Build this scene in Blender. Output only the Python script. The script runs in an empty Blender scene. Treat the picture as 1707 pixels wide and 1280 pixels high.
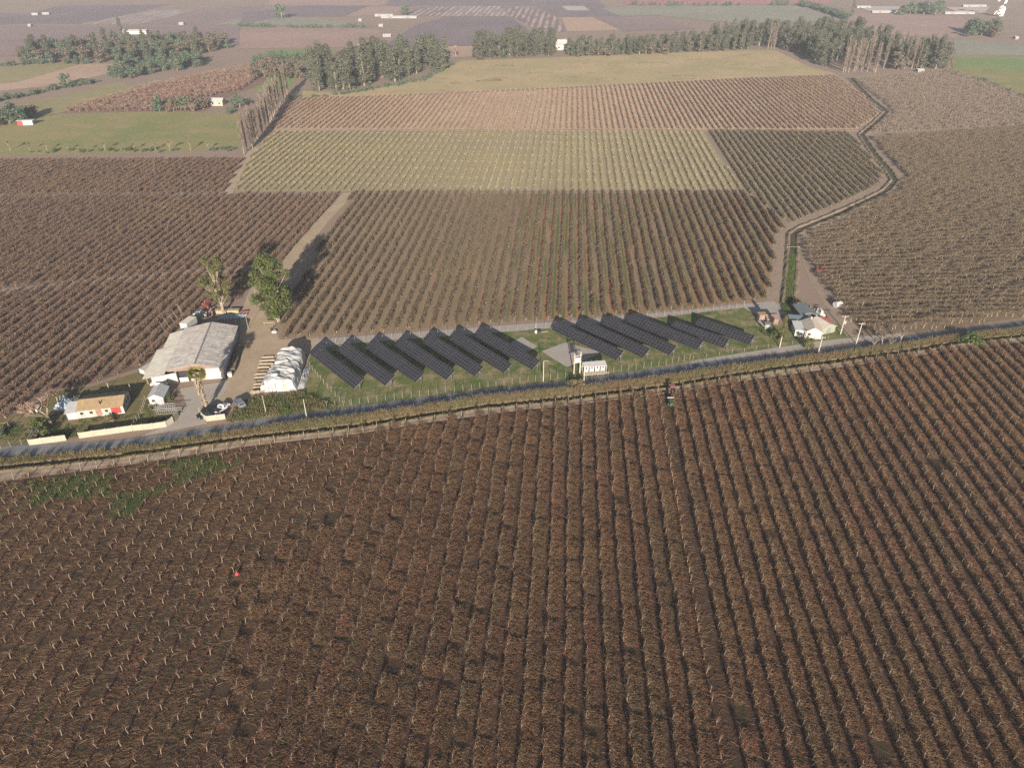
import bpy, bmesh, math, random
from mathutils import Vector, Matrix, noise as mnoise
R = random.Random(7)
PI = math.pi
C = bpy.context.scene.collection
SC = bpy.context.scene

# ------------------------------------------------------------------ camera, sky, sun, exposure
CAM_H, PITCH, FPX = 100.0, math.radians(33), 1184.0
cam_d = bpy.data.cameras.new('camera'); cam = bpy.data.objects.new('camera', cam_d); C.objects.link(cam)
cam.location = (0, 0, CAM_H); cam.rotation_euler = (PI/2-PITCH, 0, 0)
cam_d.sensor_width = 36; cam_d.lens = 36*FPX/1707; cam_d.clip_start = 1; cam_d.clip_end = 30000
SC.camera = cam
SUN_EL, SUN_AZ = math.radians(17), math.radians(-1.5)     # light travels towards heading SUN_AZ (0 = +Y)
w = bpy.data.worlds.new('World'); SC.world = w; w.use_nodes = True
nt = w.node_tree; bg = nt.nodes['Background']
sky = nt.nodes.new('ShaderNodeTexSky'); sky.sky_type = 'NISHITA'; sky.sun_disc = False
sky.sun_elevation = SUN_EL; sky.sun_rotation = PI + SUN_AZ
sky.air_density = 1.0; sky.dust_density = 2.0
nt.links.new(sky.outputs[0], bg.inputs[0]); bg.inputs[1].default_value = 0.05
sd = bpy.data.lights.new('sun', 'SUN'); sd.energy = 5.0; sd.angle = math.radians(0.5); sd.color = (1.0, 0.90, 0.76)
sun = bpy.data.objects.new('sun', sd); C.objects.link(sun)
L = Vector((math.sin(SUN_AZ)*math.cos(SUN_EL), math.cos(SUN_AZ)*math.cos(SUN_EL), -math.sin(SUN_EL)))
sun.rotation_euler = L.to_track_quat('-Z', 'Y').to_euler()
vs = SC.view_settings; vs.view_transform = 'Standard'; vs.look = 'None'; vs.gamma = 1; vs.use_curve_mapping = False
vs.exposure = 1.2
SC.render.engine = 'CYCLES'; SC.cycles.use_denoising = False; SC.render.filter_size = 1.1
cy = SC.cycles; cy.max_bounces = 5; cy.diffuse_bounces = 3; cy.glossy_bounces = 2; cy.transmission_bounces = 2
cy.volume_bounces = 1; cy.transparent_max_bounces = 6; cy.caustics_reflective = False; cy.caustics_refractive = False

# ------------------------------------------------------------------ photo pixel -> point on the ground (survey of the place)
ct, st = math.cos(PITCH), math.sin(PITCH)
def G(x, y, z=0.0):
    u = (x-853.5)/FPX; v = (640-y)/FPX
    t = (z-CAM_H)/(-st+v*ct)
    return (u*t, (ct+v*st)*t)
def G3(x, y, z=0.0):
    a = G(x, y, z); return Vector((a[0], a[1], z))
def zat(X, Y, ypx):                       # height of the point above (X,Y) that shows at picture row ypx
    k = (640-ypx)/FPX                     # k*(Y*ct+(H-z)*st) = (z-H)*ct+Y*st
    u = (Y*st-k*Y*ct)/(k*st+ct); return CAM_H-u
def seen(X, Y, m=1.0, z=0.0):
    zc = Y*ct+(CAM_H-z)*st
    if zc < 1: return False
    return abs(X/zc) < m*853.5/FPX and abs(((z-CAM_H)*ct+Y*st)/zc) < m*640/FPX

# ------------------------------------------------------------------ node material helpers
def srgb(r, g, b):
    f = lambda c: (c/255/12.92) if c <= 10 else ((c/255+0.055)/1.055)**2.4
    return (f(r), f(g), f(b), 1)
class NM:
    def __init__(s, name, rough=0.9, spec=0.2):
        s.m = bpy.data.materials.new(name); s.m.use_nodes = True; s.t = s.m.node_tree
        s.b = s.t.nodes['Principled BSDF']; s.b.inputs['Roughness'].default_value = rough
        s.b.inputs['Specular IOR Level'].default_value = spec
    def n(s, t, **kw):
        x = s.t.nodes.new(t)
        for k, v in kw.items(): setattr(x, k, v)
        return x
    def l(s, a, b): s.t.links.new(a, b)
    def val(s, sock, v):
        if isinstance(v, (int, float)): sock.default_value = v
        elif isinstance(v, tuple): sock.default_value = v
        else: s.l(v, sock)
    def math(s, op, a, b=0.0):
        x = s.n('ShaderNodeMath', operation=op); s.val(x.inputs[0], a); s.val(x.inputs[1], b); return x.outputs[0]
    def pos(s): return s.n('ShaderNodeNewGeometry').outputs['Position']
    def scaled(s, v, sc, rot=0.0):
        x = s.n('ShaderNodeMapping'); s.l(v, x.inputs[0]); x.inputs['Scale'].default_value = sc
        x.inputs['Rotation'].default_value = (0, 0, rot); return x.outputs[0]
    def noise(s, v, scale, detail=3, rough=0.6):
        x = s.n('ShaderNodeTexNoise'); s.l(v, x.inputs['Vector']); x.inputs['Scale'].default_value = scale
        x.inputs['Detail'].default_value = detail; x.inputs['Roughness'].default_value = rough; return x.outputs[0]
    def ramp(s, f, lo, hi):
        x = s.n('ShaderNodeMapRange'); s.l(f, x.inputs[0]); x.inputs[1].default_value = lo; x.inputs[2].default_value = hi
        return x.outputs[0]
    def mix(s, f, a, b):
        x = s.n('ShaderNodeMix', data_type='RGBA'); s.val(x.inputs[0], f); s.val(x.inputs[6], a); s.val(x.inputs[7], b); return x.outputs[2]
    def rand(s): return s.n('ShaderNodeObjectInfo').outputs['Random']
    def out(s, col, bump=None, dist=0.05):
        s.val(s.b.inputs['Base Color'], col)
        if bump is not None:
            x = s.n('ShaderNodeBump'); x.inputs['Distance'].default_value = dist; x.inputs['Strength'].default_value = 0.8
            s.l(bump, x.inputs['Height']); s.l(x.outputs[0], s.b.inputs['Normal'])
        return s.m
def flat(name, c, rough=0.7, var=0.15, scale=2.0, metal=0.0, spec=0.3, objvar=0.0):
    k = NM(name, rough, spec); p = k.n('ShaderNodeTexCoord').outputs['Object']
    f = k.noise(p, scale, 4); d = tuple(x*(1-2*var) for x in c[:3])+(1,)
    col = k.mix(k.ramp(f, .3, .7), c, d)
    if objvar:
        col = k.mix(k.math('MULTIPLY', k.rand(), objvar), col, tuple(x*.45 for x in c[:3])+(1,))
    k.b.inputs['Metallic'].default_value = metal
    return k.out(col)
def ground_mat(name, a, b, c=None, s1=0.05, s2=0.6, hi=.65, bump=0.08):
    k = NM(name, 0.95, 0.1); p = k.pos()
    col = k.mix(k.ramp(k.noise(p, s1, 5), .38, .62), a, b)
    if c: col = k.mix(k.ramp(k.noise(p, s1*2.7, 6, .7), hi-.12, hi+.08), col, c)
    f = k.noise(p, s2*3, 5, .75)
    col = k.mix(k.math('MULTIPLY', k.ramp(f, .35, .7), .5), col, tuple(x*.55 for x in a[:3])+(1,))
    return k.out(col, f, bump)
ALPHA = math.radians(4.3)                  # heading of the vine rows
def rowmat(name, a, b, stripL=None, stripR=None, spacing=3.4, alpha=ALPHA, s1=.03, w=.22, amt=.8, gate=None):
    """soil with inter-row strips that run with the vine rows"""
    k = NM(name, 0.95, 0.1); p = k.pos()
    x = k.n('ShaderNodeVectorMath', operation='DOT_PRODUCT'); k.l(p, x.inputs[0]); x.inputs[1].default_value = (math.cos(alpha), -math.sin(alpha), 0)
    u = k.math('DIVIDE', x.outputs['Value'], spacing); fr = k.math('FRACT', k.math('ADD', u, 1000.0))
    col = k.mix(k.ramp(k.noise(p, s1, 5), .38, .62), a, b)
    q = k.scaled(p, (1/spacing*.9, .02, 1), alpha)
    rn = k.noise(q, 1.0, 2)
    if gate:                                               # strips only on the part of the block where they grow
        xx = k.n('ShaderNodeSeparateXYZ'); k.l(p, xx.inputs[0])
        g_ = k.ramp(k.math('ADD', xx.outputs[0], k.math('MULTIPLY', k.noise(p, .03, 3), 60.0)), gate[0]+30, gate[1]+30); amt = k.math('MULTIPLY', g_, amt)
    wob = k.math('ADD', fr, k.math('MULTIPLY', k.math('SUBTRACT', k.noise(p, .8, 3), .5), .25))
    for strip, cen in ((stripL, .36), (stripR, .68)):
        if strip is None: continue
        d = k.math('ABSOLUTE', k.math('SUBTRACT', wob, cen))
        m = k.math('SUBTRACT', 1.0, k.ramp(d, w*.5, w))
        m = k.math('MULTIPLY', m, k.math('MULTIPLY', k.ramp(rn if cen < .5 else k.noise(k.scaled(p, (1/spacing, .015, 3), alpha), 1.3, 2), .38, .6), amt))
        col = k.mix(m, col, strip)
    f = k.noise(p, 1.5, 5, .75)
    col = k.mix(k.math('MULTIPLY', k.ramp(f, .35, .7), .5), col, tuple(x*.5 for x in a[:3])+(1,))
    return k.out(col, f, .08)
def plantmat(name, a, b, c, spacing=3.3, alpha=ALPHA, s=.03, rv=.5):
    """canes / foliage: tone differs from row to row, from patch to patch and from plant to plant"""
    k = NM(name, 0.85, 0.15); p = k.pos()
    q = k.scaled(p, (1/spacing, .03, .0), alpha)
    col = k.mix(k.ramp(k.noise(q, 1.0, 2), .35, .65), a, b)
    col = k.mix(k.ramp(k.noise(p, s, 4), .45, .7), col, c)
    col = k.mix(k.math('MULTIPLY', k.rand(), rv), col, tuple(x*.5 for x in a[:3])+(1,))
    f = k.noise(p, 3.0, 2); col = k.mix(k.math('MULTIPLY', k.ramp(f, .4, .7), .5), col, tuple(x*.55 for x in b[:3])+(1,))
    return k.out(col)

# ------------------------------------------------------------------ mesh helpers
class MB:
    def __init__(s): s.v = []; s.f = []; s.m = []
    def face(s, pts, mi=0):
        i = len(s.v); s.v += [tuple(p) for p in pts]; s.f.append(tuple(range(i, i+len(pts)))); s.m.append(mi)
    def box(s, c, d, rz=0.0, mi=0, taper=1.0):
        x, y, z = d[0]/2, d[1]/2, d[2]/2; i = len(s.v); cr, sr = math.cos(rz), math.sin(rz)
        for sz in (-1, 1):
            k = taper if sz > 0 else 1
            for sx, sy in ((-1, -1), (1, -1), (1, 1), (-1, 1)):
                px, py = sx*x*k, sy*y*k
                s.v.append((c[0]+px*cr-py*sr, c[1]+px*sr+py*cr, c[2]+sz*z))
        for q in ((0, 3, 2, 1), (4, 5, 6, 7), (0, 1, 5, 4), (1, 2, 6, 5), (2, 3, 7, 6), (3, 0, 4, 7)):
            s.f.append(tuple(i+j for j in q)); s.m.append(mi)
    def tube(s, a, b, r0, r1=None, n=6, mi=0, cap=True):
        r1 = r0 if r1 is None else r1; a = Vector(a); b = Vector(b); d = (b-a)
        if d.length < 1e-6: return
        z = d.normalized(); x = z.orthogonal().normalized(); y = z.cross(x); i = len(s.v)
        for c, r in ((a, r0), (b, r1)):
            for j in range(n):
                t = 2*PI*j/n; s.v.append(tuple(c+x*(r*math.cos(t))+y*(r*math.sin(t))))
        for j in range(n):
            k = (j+1) % n; s.f.append((i+j, i+k, i+n+k, i+n+j)); s.m.append(mi)
        if cap:
            s.f.append(tuple(i+n+j for j in range(n))); s.m.append(mi)
            s.f.append(tuple(i+n-1-j for j in range(n))); s.m.append(mi)
    def path(s, pts, r0, r1, n=5, mi=0):
        for j in range(len(pts)-1):
            f0 = j/(len(pts)-1); f1 = (j+1)/(len(pts)-1)
            s.tube(pts[j], pts[j+1], r0+(r1-r0)*f0, r0+(r1-r0)*f1, n, mi, j == len(pts)-2)
    def prism(s, outline, y0, y1, mi=0, frame=None):        # outline in (x,z), extruded along y
        n = len(outline); i = len(s.v)
        for y in (y0, y1):
            for x, z in outline: s.v.append((x, y, z))
        for j in range(n):
            k = (j+1) % n; s.f.append((i+j, i+k, i+n+k, i+n+j)); s.m.append(mi)
        s.f.append(tuple(i+j for j in range(n)))
        s.f.append(tuple(i+2*n-1-j for j in range(n))); s.m += [mi, mi]
    def mesh(s, name, mats, smooth=False):
        me = bpy.data.meshes.new(name); me.from_pydata(s.v, [], s.f)
        for m in (mats if isinstance(mats, (list, tuple)) else [mats]): me.materials.append(m)
        me.polygons.foreach_set('material_index', s.m)
        if smooth: me.polygons.foreach_set('use_smooth', [True]*len(me.polygons))
        me.update(); return me
    def build(s, name, mats, parent=None, smooth=False):
        return link(name, s.mesh(name, mats, smooth), parent)
def link(name, me, parent=None):
    o = bpy.data.objects.new(name, me); C.objects.link(o)
    if parent: o.parent = parent
    return o
def tag(o, label, cat, group=None, kind=None):
    if label: o['label'] = label
    if cat: o['category'] = cat
    if group: o['group'] = group
    if kind: o['kind'] = kind
    return o
def thing(name, label, cat, loc=(0, 0, 0), rz=0.0, group=None):
    o = bpy.data.objects.new(name, None); C.objects.link(o); o.empty_display_size = .5
    o.location = (loc[0], loc[1], loc[2] if len(loc) > 2 else 0); o.rotation_euler = (0, 0, rz)
    return tag(o, label, cat, group)
def copy_thing(o, loc, rz=None, label=None, scale=None, group=None):
    r = o.copy(); C.objects.link(r); r.location = loc
    if rz is not None: r.rotation_euler = (0, 0, rz)
    if label: r['label'] = label
    if group: r['group'] = group
    if scale: r.scale = scale if isinstance(scale, tuple) else (scale,)*3
    for ch in list(o.children):
        c = ch.copy(); C.objects.link(c); c.parent = r
        for g in ch.children:
            d = g.copy(); C.objects.link(d); d.parent = c
    return r
def inside(p, poly):
    x, y = p; r = False; n = len(poly)
    for i in range(n):
        x1, y1 = poly[i]; x2, y2 = poly[i-1]
        if (y1 > y) != (y2 > y) and x < (x2-x1)*(y-y1)/(y2-y1)+x1: r = not r
    return r
def W(poly): return [G(*p) for p in poly]
def sheet(name, poly, z, m, label, cat, world=False):
    pts = poly if world else W(poly)
    bm = bmesh.new(); vs_ = [bm.verts.new((x, y, z)) for x, y in pts]; f = bm.faces.new(vs_); f.normal_update()
    bmesh.ops.triangulate(bm, faces=[f])
    for q in bm.faces:
        q.normal_update()
        if q.normal.z < 0: q.normal_flip()
    me = bpy.data.meshes.new(name); bm.to_mesh(me); bm.free(); me.materials.append(m)
    return tag(link(name, me), label, cat, kind='structure')
def ribbon(name, pts, width, z, m, label, cat, world=False, kind='structure', jit=.15):
    P = [Vector(p) for p in (pts if world else W(pts))]
    Q = []
    for i in range(len(P)-1):                              # subdivide
        n = max(1, int((P[i+1]-P[i]).length/6))
        for j in range(n): Q.append(P[i].lerp(P[i+1], j/n))
    Q.append(P[-1]); b = MB(); prev = None
    for i, p in enumerate(Q):
        t = (Q[min(i+1, len(Q)-1)]-Q[max(i-1, 0)]).normalized(); nrm = Vector((-t.y, t.x))
        a = p+nrm*(width/2*(1+R.uniform(-jit, jit))); c = p-nrm*(width/2*(1+R.uniform(-jit, jit)))
        if prev: b.face([(prev[1].x, prev[1].y, z), (c.x, c.y, z), (a.x, a.y, z), (prev[0].x, prev[0].y, z)])
        prev = (a, c)
    o = b.build(name, m)
    return tag(o, label, cat, kind=kind)

# ------------------------------------------------------------------ geometry-nodes scatter for the countless kinds
def scatter(name, pts, protos, label, cat):
    """pts: (x,y,z,rz,scale,idx). One stuff object; the prototypes live in an unlinked collection."""
    col = bpy.data.collections.new(name+'_kinds')
    for i, me in enumerate(protos):
        o = bpy.data.objects.new('%s_kind_%02d' % (name, i), me); col.objects.link(o)
    me = bpy.data.meshes.new(name); me.from_pydata([p[:3] for p in pts], [], [])
    a = me.attributes.new('rot', 'FLOAT_VECTOR', 'POINT'); a.data.foreach_set('vector', [c for p in pts for c in (0, 0, p[3])])
    a = me.attributes.new('scl', 'FLOAT', 'POINT'); a.data.foreach_set('value', [p[4] for p in pts])
    a = me.attributes.new('idx', 'INT', 'POINT'); a.data.foreach_set('value', [p[5] % len(protos) for p in pts])
    o = link(name, me); tag(o, label, cat, kind='stuff')
    ng = bpy.data.node_groups.new(name, 'GeometryNodeTree')
    ng.interface.new_socket('Geometry', in_out='INPUT', socket_type='NodeSocketGeometry')
    ng.interface.new_socket('Geometry', in_out='OUTPUT', socket_type='NodeSocketGeometry')
    N = ng.nodes.new; gi = N('NodeGroupInput'); go = N('NodeGroupOutput'); ip = N('GeometryNodeInstanceOnPoints'); ci = N('GeometryNodeCollectionInfo')
    ci.inputs['Collection'].default_value = col; ci.inputs['Separate Children'].default_value = True; ci.inputs['Reset Children'].default_value = True
    ip.inputs['Pick Instance'].default_value = True
    def attr(nm, ty):
        x = N('GeometryNodeInputNamedAttribute'); x.data_type = ty; x.inputs['Name'].default_value = nm; return x.outputs['Attribute']
    e = N('FunctionNodeEulerToRotation'); lk = ng.links.new
    lk(gi.outputs[0], ip.inputs['Points']); lk(ci.outputs[0], ip.inputs['Instance']); lk(attr('idx', 'INT'), ip.inputs['Instance Index'])
    lk(attr('rot', 'FLOAT_VECTOR'), e.inputs[0]); lk(e.outputs[0], ip.inputs['Rotation']); lk(attr('scl', 'FLOAT'), ip.inputs['Scale'])
    lk(ip.outputs[0], go.inputs[0])
    md = o.modifiers.new('scatter', 'NODES'); md.node_group = ng
    return o
def rows(poly, spacing, step, alpha=ALPHA, jx=.15, jy=.35, world=False):
    pts = poly if world else W(poly); ca, sa = math.cos(alpha), math.sin(alpha)
    us = [x*ca-y*sa for x, y in pts]; vv = [x*sa+y*ca for x, y in pts]; out = []
    for i in range(math.ceil(min(us)/spacing), math.floor(max(us)/spacing)+1):
        v = min(vv)+R.uniform(0, step)
        while v < max(vv):
            u = i*spacing; x, y = u*ca+v*sa, -u*sa+v*ca
            if inside((x, y), pts):
                out.append((x+R.gauss(0, jx), y+R.gauss(0, jy), i))
            v += step
    return out

# ------------------------------------------------------------------ materials
S = srgb
M_soil_fg = rowmat('soil_dark_litter', (.056, .034, .024, 1), (.076, .045, .030, 1), (.040, .044, .019, 1), None, 3.2)
M_soil_mid = rowmat('soil_mid', (.23, .17, .118, 1), (.26, .19, .125, 1), (.085, .12, .035, 1), (.32, .155, .08, 1), 3.4, amt=1.25, gate=(-45, 25))
M_soil_left = rowmat('soil_left', (.155, .108, .088, 1), (.18, .125, .10, 1), (.14, .115, .065, 1), None, 3.3, amt=.5)
M_soil_yel = rowmat('soil_yellowgreen', (.315, .265, .145, 1), (.28, .235, .16, 1), (.40, .34, .235, 1), None, 3.4, s1=.012, amt=1.0, gate=(-60, 40))
M_soil_pink = rowmat('soil_pinktan', (.39, .285, .205, 1), (.42, .31, .22, 1), (.50, .40, .295, 1), None, 3.4, s1=.01)
M_soil_dgreen = rowmat('soil_darkgreen', (.21, .168, .115, 1), (.235, .18, .125, 1), (.13, .13, .07, 1), None, 3.4)
M_soil_right = ground_mat('soil_right', (.17, .125, .088, 1), (.19, .142, .097, 1), (.16, .13, .08, 1), .03)
M_soil_farright = ground_mat('soil_farright', (.25, .19, .15, 1), (.27, .205, .16, 1), None, .02)
M_base = ground_mat('earth_base', (.25, .185, .145, 1), (.27, .20, .16, 1), (.22, .17, .12, 1), .01)
M_dirt = ground_mat('dirt_pale', (.39, .30, .21, 1), (.33, .25, .175, 1), (.27, .20, .14, 1), .15, .8, .68, .04)
M_track = ground_mat('track_dirt', (.30, .23, .18, 1), (.26, .20, .155, 1), (.20, .15, .11, 1), .2, .8, .6, .05)
M_gravel = ground_mat('gravel_grey', (.34, .305, .275, 1), (.31, .275, .25, 1), None, .3, 2.0, .6, .03)
M_asph = ground_mat('asphalt', (.165, .17, .185, 1), (.19, .19, .20, 1), (.145, .148, .16, 1), .2, 1.2, .6, .01)  # bluish tint puts the teal of the roadside shade into the asphalt
M_conc = ground_mat('concrete_drive', (.36, .32, .285, 1), (.32, .285, .25, 1), None, .2, .9, .6, .01)
M_grass = ground_mat('grass_mottled', (.066, .112, .028, 1), (.155, .15, .062, 1), (.31, .225, .15, 1), .10, .9, .58, .06)
M_garden = ground_mat('garden_ground', (.11, .105, .04, 1), (.20, .155, .08, 1), (.23, .17, .11, 1), .12, .9, .6, .06)
M_verge = ground_mat('verge_ground', (.125, .098, .055, 1), (.105, .085, .045, 1), (.085, .078, .035, 1), .15, .9, .6, .08)
M_mead = ground_mat('meadow_tan', (.41, .31, .185, 1), (.31, .265, .14, 1), (.20, .15, .09, 1), .02, .1, .68, .1)
M_meadg = ground_mat('meadow_green', (.25, .22, .10, 1), (.175, .195, .078, 1), (.30, .23, .12, 1), .02, .15, .6, .1)
M_green = ground_mat('crop_green', (.15, .21, .075, 1), (.19, .24, .10, 1), None, .02)
def fm(name, c, v=.86): return ground_mat(name, c+(1,), tuple(x*v for x in c)+(1,), None, .01, .05, .6, .1)
M_mauve = fm('far_mauve_hazed', (.245, .18, .175)); M_purple = fm('far_purple_hazed', (.20, .155, .165)); M_pink = fm('far_pink', (.33, .225, .19))  # mauve and purple drawn together, distance haze put into the colour
M_tanf = fm('far_tan', (.40, .28, .21)); M_greyg = fm('far_greygreen', (.25, .24, .19)); M_rose = fm('far_rose', (.36, .17, .165))
M_pale = fm('far_pale', (.42, .36, .33)); M_olive = fm('far_olive', (.27, .235, .125)); M_redbr = fm('far_redbrown', (.22, .135, .11))
M_white_s = rowmat('far_striped_white', (.25, .19, .17, 1), (.27, .2, .18, 1), (.42, .38, .37, 1), None, 7.0, amt=1.1, w=.3)
M_stripe = rowmat('far_striped_mauve', (.20, .14, .14, 1), (.2, .15, .15, 1), (.42, .33, .30, 1), None, 8.0, amt=1.3, w=.3)

M_cane_fg = plantmat('cane_foreground', (.185, .085, .054, 1), (.125, .090, .049, 1), (.20, .114, .058, 1), 3.2)
M_bark_fg = flat('vine_bark_near', (.33, .26, .185, 1), .9, .4, 1.3)
M_bark = flat('vine_bark', (.40, .315, .225, 1), .9, .25, 6)
M_cane_pale = flat('cane_pale', (.33, .25, .17, 1), .9, .25, 4)
M_cane_mid = plantmat('cane_mid', (.125, .084, .060, 1), (.11, .088, .056, 1), (.145, .11, .066, 1), 3.4)
M_cane_left = plantmat('cane_left', (.195, .118, .090, 1), (.18, .122, .086, 1), (.215, .145, .088, 1), 3.3)
M_cane_yel = plantmat('cane_yellow', (.25, .21, .115, 1), (.215, .18, .115, 1), (.30, .25, .12, 1), 3.4)
M_cane_pink = plantmat('cane_pink', (.255, .165, .12, 1), (.28, .19, .135, 1), (.32, .23, .165, 1), 3.4)
M_cane_dg = plantmat('cane_darkgreen', (.165, .13, .088, 1), (.155, .132, .08, 1), (.185, .148, .10, 1), 3.4)
M_cane_right = plantmat('cane_right', (.165, .122, .084, 1), (.145, .11, .075, 1), (.175, .135, .082, 1), 3.0, PI/2)
M_cane_farr = plantmat('cane_farright', (.21, .163, .13, 1), (.19, .15, .12, 1), (.225, .175, .135, 1), 3.0, PI/2)
M_post = flat('post_wood', (.33, .275, .20, 1), .85, .2, 3)
M_concpole = flat('pole_concrete', (.42, .385, .33, 1), .8, .12, 1)
M_steel = flat('galvanised_steel', (.45, .46, .47, 1), .45, .1, 3, .6, .5)
M_dark = flat('dark_metal', (.03, .032, .036, 1), .5, .2, 3)
M_reed = plantmat('reed_dry', (.175, .148, .080, 1), (.17, .115, .068, 1), (.105, .122, .046, 1), 8.0, PI/2, .05, .4)
M_weed = plantmat('weed_green', (.060, .100, .027, 1), (.078, .108, .034, 1), (.12, .125, .048, 1), 5.0, 0, .08, .4)
M_leaf_dk = plantmat('leaf_macrocarpa', (.055, .075, .02, 1), (.07, .085, .026, 1), (.09, .095, .034, 1), 3, 0, .5, .3)
M_leaf_euc = plantmat('leaf_eucalyptus', (.088, .098, .066, 1), (.105, .108, .075, 1), (.13, .12, .085, 1), 9, 0, .12, .45)
M_leaf_br = plantmat('leaf_broad', (.078, .115, .074, 1), (.095, .125, .082, 1), (.12, .135, .088, 1), 8, 0, .12, .4)
M_leaf_gb = plantmat('leaf_greybrown', (.15, .115, .085, 1), (.125, .11, .075, 1), (.16, .125, .095, 1), 8, 0, .12, .4)
M_twig_pop = plantmat('twig_poplar', (.215, .165, .135, 1), (.19, .15, .12, 1), (.17, .14, .115, 1), 6, 0, .12, .4)
M_twig_pink = plantmat('twig_willow', (.33, .205, .16, 1), (.29, .19, .14, 1), (.30, .2, .15, 1), 6, 0, .5, .1)
M_bark_pale = flat('tree_bark_pale', (.30, .245, .185, 1), .9, .25, 2)
M_bark_dk = flat('tree_bark', (.20, .155, .11, 1), .9, .25, 2)
M_palm = plantmat('palm_frond', (.15, .14, .035, 1), (.19, .165, .05, 1), (.23, .18, .07, 1), 2, 0, 1.0, .1)
M_palmdry = flat('palm_dead_fronds', (.33, .265, .195, 1), .9, .3, 3)

def boxmesh(name, d, m, z0=True):
    b = MB(); b.box((0, 0, d[2]/2 if z0 else 0), d); return b.mesh(name, m)
# ------------------------------------------------------------------ ground: one sheet to the horizon with the roadside ditch cut into it
def ext(pts, d=260):
    p = [Vector(q) for q in pts]
    a = p[0]+(p[0]-p[1]).normalized()*d; b = p[-1]+(p[-1]-p[-2]).normalized()*d
    return [tuple(a)]+[tuple(q) for q in p]+[tuple(b)]
DITCH = ext(W([(0, 779), (100, 769), (200, 758), (300, 744), (400, 730), (500, 719.5), (600, 708.5), (700, 693), (800, 677.5), (950, 662.5), (1100, 644.5), (1200, 628.5), (1300, 613), (1400, 600.5), (1500, 586), (1600, 570), (1707, 559)]))
def lin(tab, x):
    for i in range(len(tab)-1):
        if x <= tab[i+1][0] or i == len(tab)-2:
            (x0, y0), (x1, y1) = tab[i], tab[i+1]; return y0+(y1-y0)*(x-x0)/(x1-x0)
dY = lambda x: lin(DITCH, x)
xs = [-6000, -1500]+[-420+2.0*i for i in range(421)]+[1500, 6000]
b = MB(); prev = None
for x in xs:
    y = dY(max(-420, min(420, x))); j = (lambda a: R.uniform(-a, a)) if abs(x) < 421 else (lambda a: 0)
    prof = [(-400, 0), (y-2.1, 0), (y-1.35+j(.15), .28+j(.15)), (y-.85+j(.2), -1.15), (y+.55+j(.2), -1.35+j(.1)), (y+1.15+j(.15), .0), (6000, 0)]
    cur = [(x, p, z) for p, z in prof]
    if prev:
        for i in range(6): b.face([prev[i], cur[i], cur[i+1], prev[i+1]], 2 if i in (1, 2) else 1 if i in (3, 4) else 0)
    prev = cur
tag(b.build('ground', [M_base, M_verge, ground_mat('bank_earth', (.20, .152, .112, 1), (.15, .115, .075, 1), (.12, .10, .05, 1), .2, .8, .55, .05)]), 'bare brown farmland stretching to the horizon with a narrow ditch along the road', 'ground', kind='structure')

RT = [(0, 744), (100, 740), (200, 733), (300, 720), (400, 704.6), (500, 688.5), (600, 676.5), (700, 664), (800, 650), (950, 634.5), (1100, 613.5), (1200, 600), (1300, 591), (1400, 577.5), (1500, 561.5), (1600, 548.5), (1707, 535.5)]
RB = [(0, 766), (100, 758.5), (200, 752), (300, 737), (400, 719), (500, 708), (600, 697.5), (700, 682), (800, 665), (950, 651), (1100, 630.5), (1200, 616), (1300, 605), (1400, 591.5), (1500, 577), (1600, 564), (1707, 550.5)]
road_t = ext(W(RT)); road_b = ext(W(RB))
sheet('road', road_t+road_b[::-1], .06, M_asph, 'narrow grey asphalt road crossing the whole view beside the ditch', 'road', True)
verge_lip = [(x, dY(x)+1.1) for x in [-380+4*i for i in range(191)]]
vb = [p for p in road_b]
sheet('verge', [(x, lin(road_b, x)) for x in [-380+4*i for i in range(191)]]+verge_lip[::-1], .03, M_verge, 'strip of dry tan grass between road and ditch', 'verge', True)
FT = [(0, 803), (200, 777), (400, 746), (600, 720), (800, 693), (950, 673), (1100, 653), (1200, 640), (1300, 627), (1400, 612), (1500, 595.5), (1600, 582), (1707, 568)]
field_t = ext(W(FT))
xs2 = [-380+4*i for i in range(191)]
sheet('track', [(x, dY(x)-1.95) for x in xs2]+[(x, lin(field_t, x)) for x in xs2][::-1], .03, M_track, 'pale dirt farm track along the near side of the ditch', 'track', True)
for off in (1.3, 2.9):   # wheel ruts
    ribbon('wheel_rut', [(x, dY(x)-off-.3) for x in range(-240, 241, 6)], .5, .05, M_dirt, 'pale wheel rut worn into the near farm track', 'rut', True)

# far shoulder of the road, right of the solar park
sheet('shoulder', [(1150, 608), (1220, 598), (1300, 588), (1380, 577), (1440, 568), (1500, 562), (1500, 556), (1440, 561), (1380, 567), (1300, 579), (1220, 591), (1150, 602)], .05, M_gravel, 'pale gravel shoulder on the far side of the road', 'shoulder')

# ------------------------------------------------------------------ fields (flat sheets of soil; the plants come later)
F_FG = [(x, lin(field_t, x)) for x in range(-330, 331, 10)]+[(330, 20), (-330, 20)]
P_B = [(590, 323), (1244, 322), (1310, 374), (1293, 395), (1290, 440), (1282, 496), (1160, 513), (1000, 526), (850, 536), (640, 553), (468, 563), (476, 520), (510, 450)]
P_F0 = [(-240, 270), (406, 266), (374, 322), (-240, 327)]
P_F1 = [(-260, 336), (0, 330), (370, 327), (567, 325), (484, 432), (440, 443), (360, 450), (100, 472), (0, 482), (-260, 505)]
P_F2 = [(-260, 520), (0, 492), (140, 475), (330, 458), (418, 452), (405, 496), (335, 518), (300, 545), (236, 612), (150, 640), (90, 650), (25, 690), (0, 702), (-260, 780)]
P_C = [(455, 221), (1172, 219), (1236, 317), (392, 320), (412, 268)]
P_D = [(490, 166), (700, 159), (900, 150), (1100, 140), (1250, 132), (1395, 127), (1436, 158), (1470, 190), (1428, 216), (448, 216), (465, 190)]
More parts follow.
